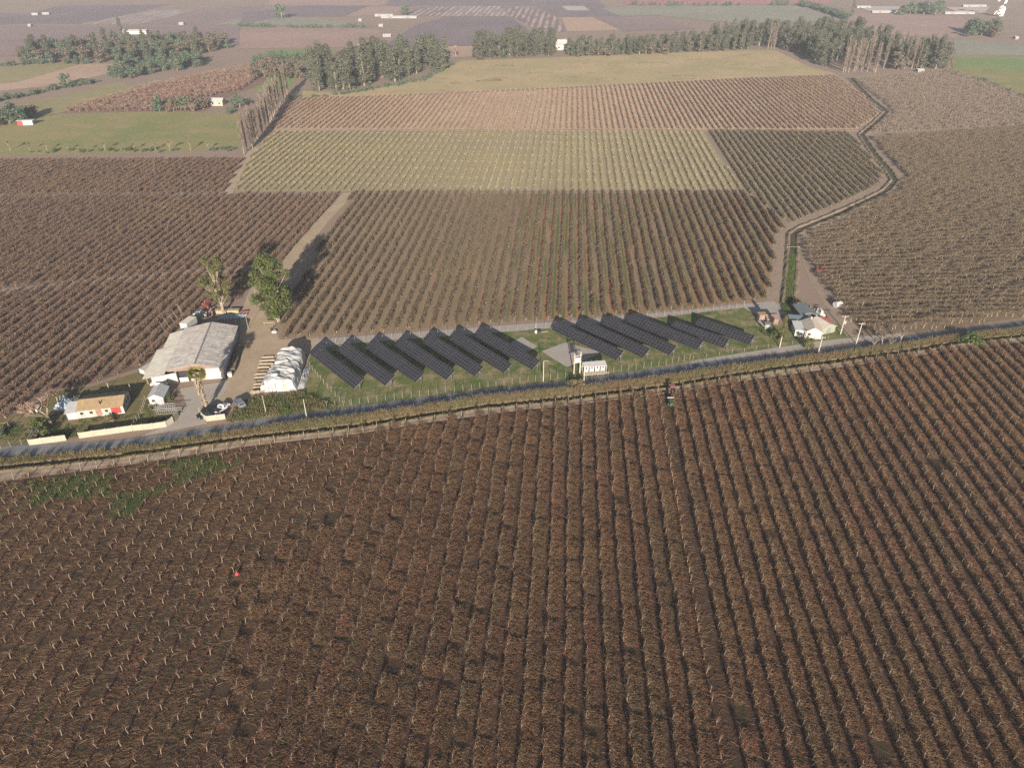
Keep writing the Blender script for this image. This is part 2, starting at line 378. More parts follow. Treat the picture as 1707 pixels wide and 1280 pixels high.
P_G = [(1180, 219), (1416, 222), (1445, 255), (1472, 292), (1466, 308), (1390, 345), (1318, 374), (1246, 320)]
P_E = [(1342, 400), (1420, 356), (1502, 320), (1514, 298), (1454, 232), (1707, 213), (2000, 190), (2000, 495), (1707, 529), (1560, 550), (1452, 560), (1415, 535), (1400, 515), (1366, 470), (1348, 430)]
P_E2 = [(1446, 224), (1494, 190), (1470, 168), (1424, 133), (1582, 119), (1707, 166), (2000, 215), (1707, 211)]
sheet('field', F_FG, .012, M_soil_fg, 'dark leaf littered soil of the big foreground vineyard', 'field', True)
sheet('field', P_B, .012, M_soil_mid, 'striped brown and green soil of the vineyard behind the solar panels', 'field')
for q, t in ((P_F0, 'uppermost'), (P_F1, 'middle'), (P_F2, 'nearest')):
    sheet('field', q, .012, M_soil_left, 'purple brown soil of the %s vineyard block on the left' % t, 'field')
sheet('field', P_C, .012, M_soil_yel, 'yellow green ground of the vineyard with pale posts', 'field')
sheet('field', P_D, .012, M_soil_pink, 'pink tan striped ground of the far central vineyard', 'field')
sheet('field', P_G, .012, M_soil_dgreen, 'dark green brown vineyard ground beside the winding path', 'field')
sheet('field', P_E, .012, M_soil_right, 'olive brown ground of the dense vineyard right of the winding path', 'field')
sheet('field', P_E2, .012, M_soil_farright, 'grey brown ground of the far right vineyard', 'field')
# farm yard, drives, tracks
sheet('yard', [(335, 688), (352, 676), (420, 664), (432, 640), (448, 600), (520, 588), (532, 563), (466, 566), (458, 545), (440, 512), (430, 480), (418, 478), (402, 520), (398, 575), (378, 640), (300, 650), (318, 690)], .03, M_dirt, 'tan dirt farm yard in front of the warehouse', 'yard')
ribbon('track', [(432, 520), (440, 482), (480, 440), (535, 370), (582, 322)], 5.0, .035, M_dirt, 'pale dirt track running up between the vineyards from the farm yard', 'track')
ribbon('track', [(380, 324), (392, 295), (408, 268), (425, 245)], 4.0, .035, M_dirt, 'short pale track between the left and yellow vineyards', 'track')
ribbon('track', [(-240, 333), (0, 327.5), (380, 324), (582, 322.5), (1240, 320)], 3.2, .03, M_track, 'thin cross track between the middle vineyard blocks', 'track')
ribbon('track', [(445, 217.5), (1430, 218.5)], 3.0, .03, M_dirt, 'thin cross track between the yellow and pink vineyards', 'track')
ribbon('track', [(-240, 515), (0, 487), (140, 472.5), (330, 454), (430, 446)], 5.0, .03, M_track, 'pale cross track through the left vineyard', 'track')
sheet('driveway', [(232, 728), (262, 716), (296, 700), (310, 672), (300, 648), (384, 634), (374, 655), (350, 676), (332, 688), (346, 706), (300, 715)], .045, M_conc, 'grey concrete driveway leading from the road to the warehouse', 'driveway')
sheet('garden', [(-60, 760), (-60, 715), (25, 692), (92, 652), (150, 645), (238, 618), (258, 640), (262, 680), (295, 690), (285, 704), (222, 715), (133, 728), (50, 741), (0, 745)], .022, M_garden, 'brown and green garden ground around the tan roofed house', 'garden')
sheet('solar_ground', [(478, 690), (505, 640), (522, 575), (560, 564), (860, 548), (925, 548), (1100, 530), (1240, 512), (1268, 520), (1300, 540), (1400, 540), (1452, 560), (1440, 561), (1380, 567), (1300, 579), (1150, 602), (1100, 612), (950, 633.5), (800, 649), (600, 675.5), (480, 691)], .02, M_grass, 'mottled green and brown grass under the solar panels', 'grass ground')
sheet('gravel_track', [(515, 588), (532, 565), (560, 563), (700, 553), (860, 541), (925, 537), (1040, 526), (1150, 517), (1236, 507), (1290, 502), (1312, 520), (1290, 534), (1262, 526), (1240, 513), (1100, 528), (1050, 533), (925, 546), (860, 552), (700, 563), (560, 575)], .04, M_gravel, 'pale gravel service track behind the solar panels', 'track')
sheet('gravel_pad', [(903, 585.5), (942, 571), (1002, 587), (996, 592), (945, 612), (922, 598)], .05, M_gravel, 'large pale gravel pad beside the transformer poles', 'gravel pad')
sheet('gravel_pad', [(858, 568), (870, 562), (896, 578), (880, 586), (864, 592), (840, 580)], .05, M_gravel, 'small pale gravel pad behind the seventh solar array', 'gravel pad')
# winding path with its water channel on the right
CH = [(1418, 131), (1450, 165), (1478, 187), (1458, 207), (1436, 225), (1458, 258), (1482, 285), (1492, 302), (1478, 318), (1440, 338), (1390, 360), (1335, 382), (1322, 392), (1321, 425), (1318, 470), (1313, 515)]
cw = W(CH)
def offs(pts, d):
    P = [Vector(p) for p in pts]; o = []
    for i, p in enumerate(P):
        t = (P[min(i+1, len(P)-1)]-P[max(i-1, 0)]).normalized(); o.append(tuple(p+Vector((-t.y, t.x))*d))
    return o
ribbon('path', offs(cw[4:], -4.6), 4.6, .035, M_track, 'pale dirt path on the left bank of the winding channel', 'path', True)
ribbon('path', offs(cw[:12], 4.0), 3.0, .037, M_track, 'pale dirt path on the far bank of the winding channel', 'path', True)
ribbon('path', [(1338, 392), (1347, 430), (1362, 470), (1396, 520), (1426, 562)], 5.2, .04, M_track, 'dirt path running down past the white farmhouse to the road', 'path')
M_wet = ground_mat('channel_mud', (.07, .062, .045, 1), (.10, .08, .05, 1), (.05, .06, .025, 1), .2, .8, .6, .05)
M_bank = ground_mat('channel_bank', (.215, .165, .122, 1), (.18, .14, .10, 1), (.15, .125, .075, 1), .15, .8, .6, .06)
ribbon('channel', cw, 2.2, .05, M_wet, 'dark narrow irrigation channel winding between the vineyards', 'channel', True)
for s_, nm in ((1, 'far'), (-1, 'near')):                   # raised banks either side
    b = MB(); prev = None
    P = []
    base = [Vector(p) for p in cw]
    for i in range(len(base)-1):
        n = max(1, int((base[i+1]-base[i]).length/2.5))
        for j in range(n): P.append(base[i].lerp(base[i+1], j/n))
    for i, p in enumerate(P):
        t = (P[min(i+1, len(P)-1)]-P[max(i-1, 0)]).normalized(); nn = Vector((-t.y, t.x))*s_
        h = .6+R.uniform(-.25, .25)
        cur = [tuple(p+nn*(d+R.uniform(-.15, .15)))+(z,) for d, z in ((.9, -.05), (1.3, h*.8), (1.9, h*.9), (3.0, -.05))]
        if prev:
            for q in range(3):
                f = [prev[q], prev[q+1], cur[q+1], cur[q]]; b.face(f if s_ < 0 else f[::-1])
        prev = cur
    tag(b.build('bank', M_bank), 'raised earth bank along the %s side of the winding channel' % nm, 'bank', kind='structure')
ribbon('track', [(1537, 121), (1543, 135), (1552, 153)], 5, .03, M_dirt, 'short pale track inside the far right vineyard', 'track')
# middle distance, left
sheet('meadow', [(-200, 222), (0, 208), (92, 190), (240, 187), (330, 188), (402, 190), (404, 246), (300, 254), (0, 260), (-200, 264)], .02, M_meadg, 'olive green meadow left of the bare poplar row', 'meadow')
sheet('field', [(20, 176), (200, 137), (236, 148), (150, 172), (95, 190), (0, 208), (-60, 214), (-60, 190)], .02, M_olive, 'olive fallow field beyond the left meadow', 'field')
sheet('field', [(98, 189), (150, 172), (240, 146), (330, 126), (420, 110), (450, 120), (440, 140), (390, 158), (340, 186), (240, 186.5)], .03, M_redbr, 'red brown orchard ground behind the left meadow', 'field')
sheet('field', [(-80, 128), (40, 108), (135, 107), (30, 136), (-80, 146)], .02, M_olive, 'olive strip field below the left wood', 'field')
sheet('field', [(-80, 147), (30, 137), (135, 107), (235, 107), (175, 124), (110, 140), (0, 152), (-80, 158)], .025, M_tanf, 'pink tan ploughed field below the left wood', 'field')
sheet('meadow', [(390, 135), (440, 118), (500, 122), (480, 150), (430, 150)], .02, M_green, 'small green paddock behind the bare poplars', 'meadow')
sheet('meadow', [(432, 92), (450, 84), (560, 81), (540, 98), (440, 104)], .02, M_green, 'bright green crop strip left of the eucalyptus grove', 'meadow')
sheet('meadow', [(500, 168), (505, 152), (600, 154), (720, 128), (770, 100), (792, 101), (1246, 84), (1292, 84), (1350, 112), (1396, 124), (1250, 130), (1100, 138), (700, 157)], .02, M_mead, 'broad tan meadow between the pink vineyard and the tree lines', 'meadow')
# far fields
FAR = [([(-300, 12), (45, 24), (100, 10), (285, 8), (215, 24), (150, 40), (30, 40), (-300, 60)], M_purple, 'dusky purple field at the upper left edge'),
 ([(132, 41), (250, 18), (332, 16), (232, 41)], M_white_s, 'pale speckled greenhouse plot in the upper left'),
 ([(235, 41), (334, 16), (440, 10), (402, 43)], M_mauve, 'mauve field right of the speckled plot'),
 ([(-300, 66), (0, 44), (400, 44), (400, 72), (0, 95), (-300, 118)], M_mauve, 'wide mauve field behind the left wood'),
 ([(360, 42), (408, 28), (470, 27), (545, 34), (620, 44)], M_greyg, 'grey green field around the lone far tree'),
 ([(400, 43), (405, 22), (500, 11), (612, 11), (572, 28), (470, 28)], M_purple, 'purple field above the lone far tree'),
 ([(438, 10.5), (462, -6), (650, -6), (640, 10.5)], M_pink, 'pale pink field at the top edge left of centre'),
 ([(642, 10.5), (655, -6), (885, -6), (890, 10)], M_purple, 'purple field at the top edge near the centre'),
 ([(575, 27), (614, 11.5), (682, 11.5), (662, 27)], M_pink, 'pinkish field left of the long white greenhouse'),
 ([(400, 82), (400, 51), (470, 47.5), (632, 50), (640, 78), (560, 80)], M_pink, 'pink field above the eucalyptus grove'),
 ([(640, 78), (692, 42), (745, 29), (852, 29), (880, 50), (860, 76)], M_purple, 'large purple field in the far centre'),
 ([(712, 100), (720, 78.5), (880, 77), (950, 62), (960, 78), (790, 95)], M_tanf, 'pink tan strip behind the central trees'),
 ([(684, 27), (692, 12), (752, 12), (730, 27)], M_stripe, 'striped plot right of the far round tree'),
 ([(734, 28), (757, 11), (832, 11), (850, 28)], M_white_s, 'white striped nursery plot in the far centre'),
 ([(853, 28.5), (834, 11), (888, 13), (925, 27), (946, 52), (905, 56)], M_stripe, 'striped plot running down beside the purple field'),
 ([(892, 11), (888, -6), (985, -6), (1032, 28), (930, 28.5)], M_purple, 'dark purple field right of the striped plots'),
 ([(936, 10.5), (973, 10.5), (983, 18), (946, 18)], M_pale, 'small white rectangle of covered crop'),
 ([(936, 30), (988, 29.5), (1036, 51), (978, 53), (946, 53)], M_tanf, 'salmon field below the purple one'),
 ([(992, 29.5), (1090, 27), (1162, 49), (1040, 53)], M_mauve, 'mauve field with a rounded corner'),
 ([(1000, 14), (1232, 10), (1330, 12), (1402, 34), (1300, 40), (1232, 40), (1092, 26), (1034, 28)], M_greyg, 'grey green field in the far right centre'),
 ([(1040, 8), (1040, -6), (1392, -6), (1380, 8)], M_rose, 'rose coloured field at the top edge'),
 ([(1380, 40), (1430, 22), (1540, 27), (1602, 28), (1616, 46), (1590, 64), (1480, 58)], M_pink, 'pink field above the right wood'),
 ([(1590, 66), (1707, 74), (2000, 90), (2000, 112), (1707, 93), (1590, 92)], M_greyg, 'grey green strip at the right edge'),
 ([(1586, 101), (1590, 94), (1707, 95), (2000, 116), (2000, 230), (1707, 160), (1660, 148), (1588, 118)], M_meadg, 'green meadow at the right edge'),
 ([(1592, 112), (1596, 98), (1707, 96), (1800, 104), (1800, 135), (1690, 118)], M_green, 'brighter green crop on the right meadow')]
for i, (q, m, t) in enumerate(FAR): sheet('far_field', q, .10+.03*(i % 7), m, t, 'field')

# scattered scrub and mottle on the tan meadow and dark tree lines far off come with the plants
# ------------------------------------------------------------------ vines
def cane(b, p, d, ln, droop, wd, mi, segs=2):
    """a thin flat shoot: starts at p, leaves along d, bends down"""
    p = Vector(p); d = Vector(d).normalized(); side = Vector((R.uniform(-1, 1), R.uniform(-1, 1), R.uniform(-.6, .6))).cross(d)
    if side.length < .01: return
    side.normalize(); pts = [p]
    for k in range(segs):
        d = (d+Vector((R.uniform(-.25, .25), R.uniform(-.25, .25), -droop))).normalized(); pts.append(pts[-1]+d*(ln/segs))
    i = len(b.v)
    for k, q in enumerate(pts):
        w_ = wd/2*(1-.55*k/segs)
        b.v += [tuple(q-side*w_), tuple(q+side*w_)]
    for k in range(segs):
        b.f.append((i+2*k, i+2*k+1, i+2*k+3, i+2*k+2)); b.m.append(mi)
def vine(seed, n, h=1.15, arm=1.0, xr=(-.6, 1.5), ln=(.7, 1.6), wd=.05, droop=.35, up=.3, low=0.0, pale=.12, nlow=0, cord=False, mat=0, tr_=.085):
    """returns (trunk MB, cane MB): material 0 bark, 1 cane, 2 pale cane"""
    R.seed(seed); t = MB(); c = MB()
    lx, ly = R.uniform(-.18, .18), R.uniform(-.2, .2)
    top = Vector((lx, ly, h))
    t.path([(0, 0, -.05), (lx*.5+R.uniform(-.06, .06), ly*.4, h*.55), top], tr_, tr_*.7, 5, 0)
    ends = []
    for sx, sy in ((.1, 1), (-.1, -1), (.8, .3), (-.7, -.3)):
        e = top+Vector((sx*arm*R.uniform(.3, .6), sy*arm*R.uniform(.5, 1), R.uniform(.1, .45))); t.path([top, e], .042, .02, 4, 0 if R.random() < .5 else 1); ends.append(e)
    for k in range(n):
        e = R.choice(ends); p = top.lerp(e, R.uniform(.2, 1.1))
        if cord: p = Vector((lx+R.gauss(0, .15), R.uniform(-1.4, 1.4), h+R.uniform(-.25, .3)))
        tx = R.uniform(*xr); d = Vector((tx, R.uniform(-1, 1), R.uniform(-.2, up+.4)))
        cane(c, p+Vector((0, R.uniform(-.3, .3), 0)), d, R.uniform(*ln), droop, wd*R.uniform(.6, 1.4), 2 if R.random() < pale else 1)
    for k in range(mat):                                     # the low mat of last year's shoots on one side of the row
        x_ = R.uniform(.0, 2.05); a = R.uniform(0, 2*PI); p = Vector((x_, R.uniform(-1.45, 1.45), R.uniform(.15, .75)*(1-.3*abs(x_-.9))))
        cane(c, p, (math.cos(a), math.sin(a), R.uniform(-.2, .7)), R.uniform(.25, .6), .12, wd*R.uniform(.7, 1.3), 2 if R.random() < pale*.4 else 1)
    for k in range(nlow):                                    # prunings lying about
        a = R.uniform(0, PI); p = Vector((R.uniform(-1.5, 1.5), R.uniform(-1.35, 1.35), R.uniform(.03, .18+low)))
        cane(c, p, (math.cos(a), math.sin(a), R.uniform(-.05, .12)), R.uniform(.5, 1.3), .03, wd*R.uniform(.5, 1.2), 2 if R.random() < pale*.5 else 1)
    return t, c
def merged(t, c, name, mats):
    m = MB(); m.v = list(t.v)+list(c.v); k = len(t.v); m.f = list(t.f)+[tuple(i+k for i in f) for f in c.f]; m.m = list(t.m)+list(c.m)
    return m.mesh(name, mats)
MATS_FG = [M_bark_fg, M_cane_fg, M_cane_pale]
dense = [vine(100+i, 80, R.uniform(1.2, 1.5), .6, (-.35, 1.2), (.4, .9), .036, .3, .35, pale=.13, nlow=40, cord=True, mat=470, tr_=.095) for i in range(6)]
sparse = [vine(200+i, 22, R.uniform(.95, 1.3), .42, (-1, 1), (.3, .8), .034, .1, .7, pale=.12, nlow=200, tr_=.07) for i in range(6)]
R.seed(11)
dead_u = 25.5                                                # one aisle in the middle holds pruned, leafless vines
fgpts = []
for x, y, i in rows(F_FG, 3.2, 2.7, jx=.07, world=True):
    if not seen(x, y, 1.12, 0): continue
    x += R.gauss(0, .03); y += R.gauss(0, .2)
    ca, sa = math.cos(ALPHA), math.sin(ALPHA); u = x*ca-y*sa
    leftness = -(u+48+6*math.sin(y*.09)+R.gauss(0, 2.5))
    kind = 1 if (leftness > 0 or abs(u-dead_u) < 1.9) else 0
    if kind == 0 and R.random() < .012: continue
    fgpts.append((x, y, kind, math.hypot(x, y)+0))
vis = [p for p in fgpts if seen(p[0], p[1], .985, .6)]
vis.sort(key=lambda p: p[1]*ct+CAM_H*st)
near_set = set(id(p) for p in vis[:300])
tm = {}
for nm, lst in (('dense', dense), ('sparse', sparse)):
    tm[nm] = [(t.mesh('vine_trunk', MATS_FG), c.mesh('vine_canes', MATS_FG)) for t, c in lst]
for p in vis[:300]:
    nm = 'sparse' if p[2] else 'dense'; tr, ca_ = tm[nm][R.randrange(6)]
    lab = ('pruned leafless vine with pale forked trunk in the nearest rows at the lower left' if p[0] < 15 and p[2] else
           'pruned leafless vine in the thin row among the nearest bushy rows' if p[2] else
           'bushy red brown vine with pale trunk in the nearest vineyard rows')
    o = thing('grapevine', lab, 'vine', (p[0], p[1], 0), -ALPHA+R.uniform(-.1, .1)+(PI if (p[2] and R.random() < .5) else 0), 'nearest vines of the foreground vineyard, '+('pruned' if p[2] else 'bushy'))
    s = R.uniform(.9, 1.12); o.scale = (s, s, s)
    link('trunk', tr, o); link('cane_canopy', ca_, o)
rest = [p for p in fgpts if id(p) not in near_set]
def mk(pts, lo=.82, hi=1.15, a=.3, flip=False): return [(p[0], p[1], 0, -ALPHA+R.uniform(-a, a)+(PI if flip and R.random() < .5 else 0), R.uniform(lo, hi), R.randrange(12)) for p in pts]
scatter('vine_rows', mk([p for p in rest if p[2] == 0], .9, 1.12, .12), [merged(t, c, 'vine_bushy', MATS_FG) for t, c in dense], 'rows of bushy red brown vines filling the foreground vineyard', 'vines')
scatter('vine_rows', mk([p for p in rest if p[2] == 1], flip=True), [merged(t, c, 'vine_pruned', MATS_FG) for t, c in sparse], 'pruned leafless vines with forked trunks at the left of the foreground', 'vines')

def fieldvines(poly, spacing, step, protos, label, alpha=ALPHA, keep=None, m=1.1, lo=.8, hi=1.2, world=False, jx=.15):
    pts = [p for p in rows(poly, spacing, step, alpha, jx=jx, world=world) if seen(p[0], p[1], m) and (keep is None or keep(p))]
    scatter('vine_rows', mk(pts, lo, hi, .35) if alpha == ALPHA else [(p[0], p[1], 0, -alpha+R.uniform(-.4, .4), R.uniform(lo, hi), R.randrange(12)) for p in pts], protos, label, 'vines')
    return len(pts)
def protos(name, mats, cnt_, **kw): return [merged(*vine(hash_(name)+i, **kw), name, mats) for i in range(cnt_)]
def hash_(s): return sum(ord(c)*(i+3) for i, c in enumerate(s))
pB = protos('vine_hedge', [M_bark, M_cane_mid, M_cane_pale], 6, n=165, h=.85, arm=.6, xr=(-.42, .42), ln=(.4, 1.0), wd=.065, droop=.05, up=1.0, pale=.07, cord=True)
R.seed(21)
tree_sh = W([(430, 500), (470, 440), (470, 560), (440, 560)])
cnt = []
cnt.append(fieldvines(P_B, 3.4, 1.0, pB, 'hedge like rows of brown vines behind the solar panels'))
pL = protos('vine_left', [M_bark, M_cane_left, M_cane_pale], 6, n=130, h=.95, arm=.7, xr=(-.8, .8), ln=(.45, 1.1), wd=.07, droop=.2, up=.7, pale=.08, cord=True)
for q, t in ((P_F0, 'uppermost'), (P_F1, 'middle'), (P_F2, 'nearest')):
    cnt.append(fieldvines(q, 3.3, 1.35, pL, 'purple brown vine rows of the %s block on the left' % t))
pC = protos('vine_yellow', [M_post, M_cane_yel, M_cane_pale], 5, n=46, h=.7, arm=.4, xr=(-.6, .6), ln=(.35, .8), wd=.075, droop=.1, up=.5, pale=.25, cord=True)
cnt.append(fieldvines(P_C, 3.4, 1.5, pC, 'thin yellow green vine rows of the block with pale posts'))
pD = protos('vine_pink', [M_post, M_cane_pink, M_cane_pale], 5, n=60, h=.8, arm=.5, xr=(-.5, .5), ln=(.5, 1.0), wd=.10, droop=.1, up=.8, pale=.1, cord=True)
cnt.append(fieldvines(P_D, 3.4, 1.5, pD, 'pinkish brown vine rows of the far central block'))
pG = protos('vine_darkgreen', [M_bark, M_cane_dg, M_cane_pale], 5, n=90, h=.85, arm=.6, xr=(-.5, .5), ln=(.45, 1.0), wd=.08, droop=.1, up=.9, pale=.1, cord=True)
cnt.append(fieldvines(P_G, 3.4, 1.2, pG, 'dark green brown vine rows beside the winding path'))
pE = protos('vine_pergola', [M_bark, M_cane_right, M_cane_pale], 6, n=130, h=1.6, arm=.9, xr=(-1.3, 1.3), ln=(.5, 1.2), wd=.07, droop=.3, up=.4, pale=.05, cord=True)
BETA = PI/2-math.radians(3)
cnt.append(fieldvines(P_E, 3.0, 2.1, pE, 'dense golden brown vine canopy right of the winding path', BETA, jx=.35))
pE2 = protos('vine_farright', [M_bark, M_cane_farr, M_cane_pale], 5, n=55, h=1.5, arm=1.0, xr=(-1, 1), ln=(.8, 1.8), wd=.12, droop=.3, up=.5, pale=.12)
cnt.append(fieldvines(P_E2, 3.2, 2.6, pE2, 'grey brown vine canopy of the far right block', math.radians(60), jx=.3))
pO = protos('orchard_red', [M_bark, plantmat('cane_redbrown', (.21, .12, .095, 1), (.23, .14, .11, 1), (.2, .15, .11, 1), 5), M_cane_pale], 5, n=50, h=1.4, arm=1.2, xr=(-1, 1), ln=(1.0, 2.0), wd=.16, droop=.05, up=1.0, pale=.1)
cnt.append(fieldvines([(98, 188), (150, 172), (240, 147), (330, 127), (420, 111), (446, 121), (400, 152), (300, 172), (330, 186), (240, 186)], 4.5, 3.2, pO, 'red brown bare orchard behind the left meadow', 1.0, jx=.5))
print('vines', len(fgpts), cnt)

# pale Y trellis posts of the yellow block, in lines across the rows
def ypost():
    b = MB(); b.tube((0, 0, 0), (0, 0, 1.2), .055, .05, 5); b.tube((0, 0, 1.15), (.75, 0, 1.8), .05, .04, 4); b.tube((0, 0, 1.15), (-.75, 0, 1.8), .05, .04, 4)
    return b.mesh('y_post', flat('trellis_wood', (.46, .40, .30, 1), .9, .2, 3))
yp = [ypost()]
pts = []
for poly, dv in ((P_C, 13.0),):
    pw = W(poly); v0 = min(p[1] for p in pw)
    ca, sa = math.cos(ALPHA), math.sin(ALPHA)
    us = [x*ca-y*sa for x, y in pw]
    for i in range(int(min(us)/3.4), int(max(us)/3.4)+1):
        v = v0+1.2
        while v < v0+260:
            x, y = i*3.4*ca+v*sa, -i*3.4*sa+v*ca
            if inside((x, y), pw) and seen(x, y, 1.05): pts.append((x, y, 0, -ALPHA+R.uniform(-.1, .1), R.uniform(.85, 1.1), 0))
            v += dv
scatter('trellis_posts', pts, yp, 'pale Y shaped trellis posts in lines across the middle vineyard blocks', 'trellis posts')

# end posts along the near edge of the block behind the panels and along the foreground track: single things
pe = MB(); pe.tube((0, 0, 0), (0, -.5, 1.6), .06, .05, 6); m_brace = pe.mesh('end_post', M_post)
pw = W(P_B); ca, sa = math.cos(ALPHA), math.sin(ALPHA); k = 0
edge = sorted(W([(468, 563), (640, 553), (850, 536), (1000, 526), (1160, 513), (1282, 496)]))
u = -60
for i in range(-40, 60):
    # row i meets the near edge
    x = i*3.4*ca+180*sa
    for _ in range(4): y = lin(edge, x); x = (i*3.4+y*sa)/ca
    if edge[0][0] < x < edge[-1][0]:
        o = link('end_post', m_brace); o.location = (x, lin(edge, x)-.2, 0); o.rotation_euler = (0, 0, R.uniform(-.3, .3))
        tag(o, 'pale leaning end post of a vine row beside the gravel service track', 'post', 'end posts behind the solar panels')
pf = MB(); pf.tube((0, 0, 0), (0, .35, 1.8), .055, .045, 6); m_fp = pf.mesh('end_post', M_post)
n0 = 0
for i in range(-60, 70):
    x = i*3.2*ca+130*sa
    for _ in range(4): y = lin(field_t, x); x = (i*3.2+y*sa)/ca
    y = lin(field_t, x)
    if seen(x, y, 1.0):
        o = link('end_post', m_fp); o.location = (x+R.uniform(-.2, .2), y+.1, 0); o.rotation_euler = (0, 0, R.uniform(-.4, .4)); o.scale = (1, 1, R.uniform(.8, 1.15))
        tag(o, 'weathered end post of a foreground vine row beside the near farm track', 'post', 'end posts along the near farm track')

# ------------------------------------------------------------------ grasses, reeds, weeds
def tuft(seed, n, h, spread, wd, m, lean=.35):
    R.seed(seed); b = MB()
    for k in range(n):
        a = R.uniform(0, 2*PI); r = spread*math.sqrt(R.random()); p = (r*math.cos(a), r*math.sin(a), 0)
        cane(b, p, (R.gauss(0, lean), R.gauss(0, lean), 1), h*R.uniform(.5, 1.1), .08, wd*R.uniform(.6, 1.4), 0)
    return b.mesh('tuft', m)
reeds = [tuft(300+i, 34, 1.25, .65, .10, M_reed) for i in range(4)]
tallreeds = [tuft(310+i, 40, 2.1, .6, .09, M_reed, .22) for i in range(4)]
R.seed(31); pts = []; ptall = []
for i in range(9000):
    x = R.uniform(-135, 165); a = dY(x)+1.05; c_ = lin(road_b, x)-.1
    if c_ <= a: continue
    y = a+(c_-a)*R.random()
    hh = .46+.22*math.sin(x*.35)*math.sin(x*.13+1)
    if x < -62: hh *= .8
    if x > 60: hh *= .85
    pts.append((x, y, 0, R.uniform(0, 6), max(.45, hh*R.uniform(.7, 1.2)), R.randrange(4)))
    if R.random() < (.42 if x > -58 else .16) and a+(c_-a)*.3 < y < a+(c_-a)*.72: ptall.append((x, y, 0, R.uniform(0, 6), R.uniform(.7, 1.0)*(1.0 if x > -55 else .85), R.randrange(4)))
for i in range(1500):                                       # thin fringe on the near lip of the ditch
    x = R.uniform(-135, 165); pts.append((x, dY(x)-1.45+R.uniform(-.3, .2), .3, 0, R.uniform(.12, .35), R.randrange(4)))
scatter('dry_grass', pts, reeds, 'dry tan grass growing along the verge between road and ditch', 'grass')
scatter('reeds', ptall, tallreeds, 'tall dry reeds at the road side of the verge', 'reeds')
weeds = [tuft(330+i, 26, .5, .6, .10, M_weed, .6) for i in range(3)]
pts = []
gp = W([(-40, 830), (80, 795), (200, 785), (400, 750), (410, 775), (330, 800), (240, 830), (220, 870), (180, 880), (190, 830), (100, 830), (0, 860)])
sp = W([(505, 650), (525, 575), (900, 552), (1240, 514), (1300, 545), (1290, 580), (1000, 620), (800, 647), (600, 672), (500, 688)])
hp = W([(0, 735), (10, 705), (95, 700), (240, 690), (290, 700), (220, 712), (60, 738)])
cv = W([(1315, 425), (1324, 425), (1322, 470), (1318, 518), (1306, 518), (1311, 470)])
for poly, n in ((gp, 3400), (sp, 1500), (hp, 900), (cv, 900)):
    x0, x1 = min(p[0] for p in poly), max(p[0] for p in poly); y0, y1 = min(p[1] for p in poly), max(p[1] for p in poly); k = 0
    while k < n:
        x, y = R.uniform(x0, x1), R.uniform(y0, y1)
        if not inside((x, y), poly): continue
        k += 1
        if poly is not cv and math.sin(x*.31+2*math.sin(y*.2))+math.sin(y*.43+x*.1)+R.gauss(0, .5) < .2: continue
        pts.append((x, y, 0, R.uniform(0, 6), R.uniform(.5, 1.1)*(.3 if poly is sp else 1.4 if poly is cv else .8), R.randrange(3)))
scatter('weeds', pts, weeds, 'patches of green weeds on the ground and along the channel', 'weeds')
# roadside scrub in front of the yard
pts = []
poly = W([(385, 690), (420, 664), (505, 655), (540, 672), (560, 680), (500, 688), (380, 703)])
x0, x1 = min(p[0] for p in poly), max(p[0] for p in poly); y0, y1 = min(p[1] for p in poly), max(p[1] for p in poly)
for i in range(900):
    x, y = R.uniform(x0, x1), R.uniform(y0, y1)
    if inside((x, y), poly): pts.append((x, y, 0, R.uniform(0, 6), R.uniform(.5, 1.2), R.randrange(4)))
scatter('scrub', pts, [tuft(340+i, 40, 1.0, .6, .09, (M_weed if i % 2 else M_reed), .5) for i in range(4)], 'rough grey green scrub between the yard and the road', 'scrub')
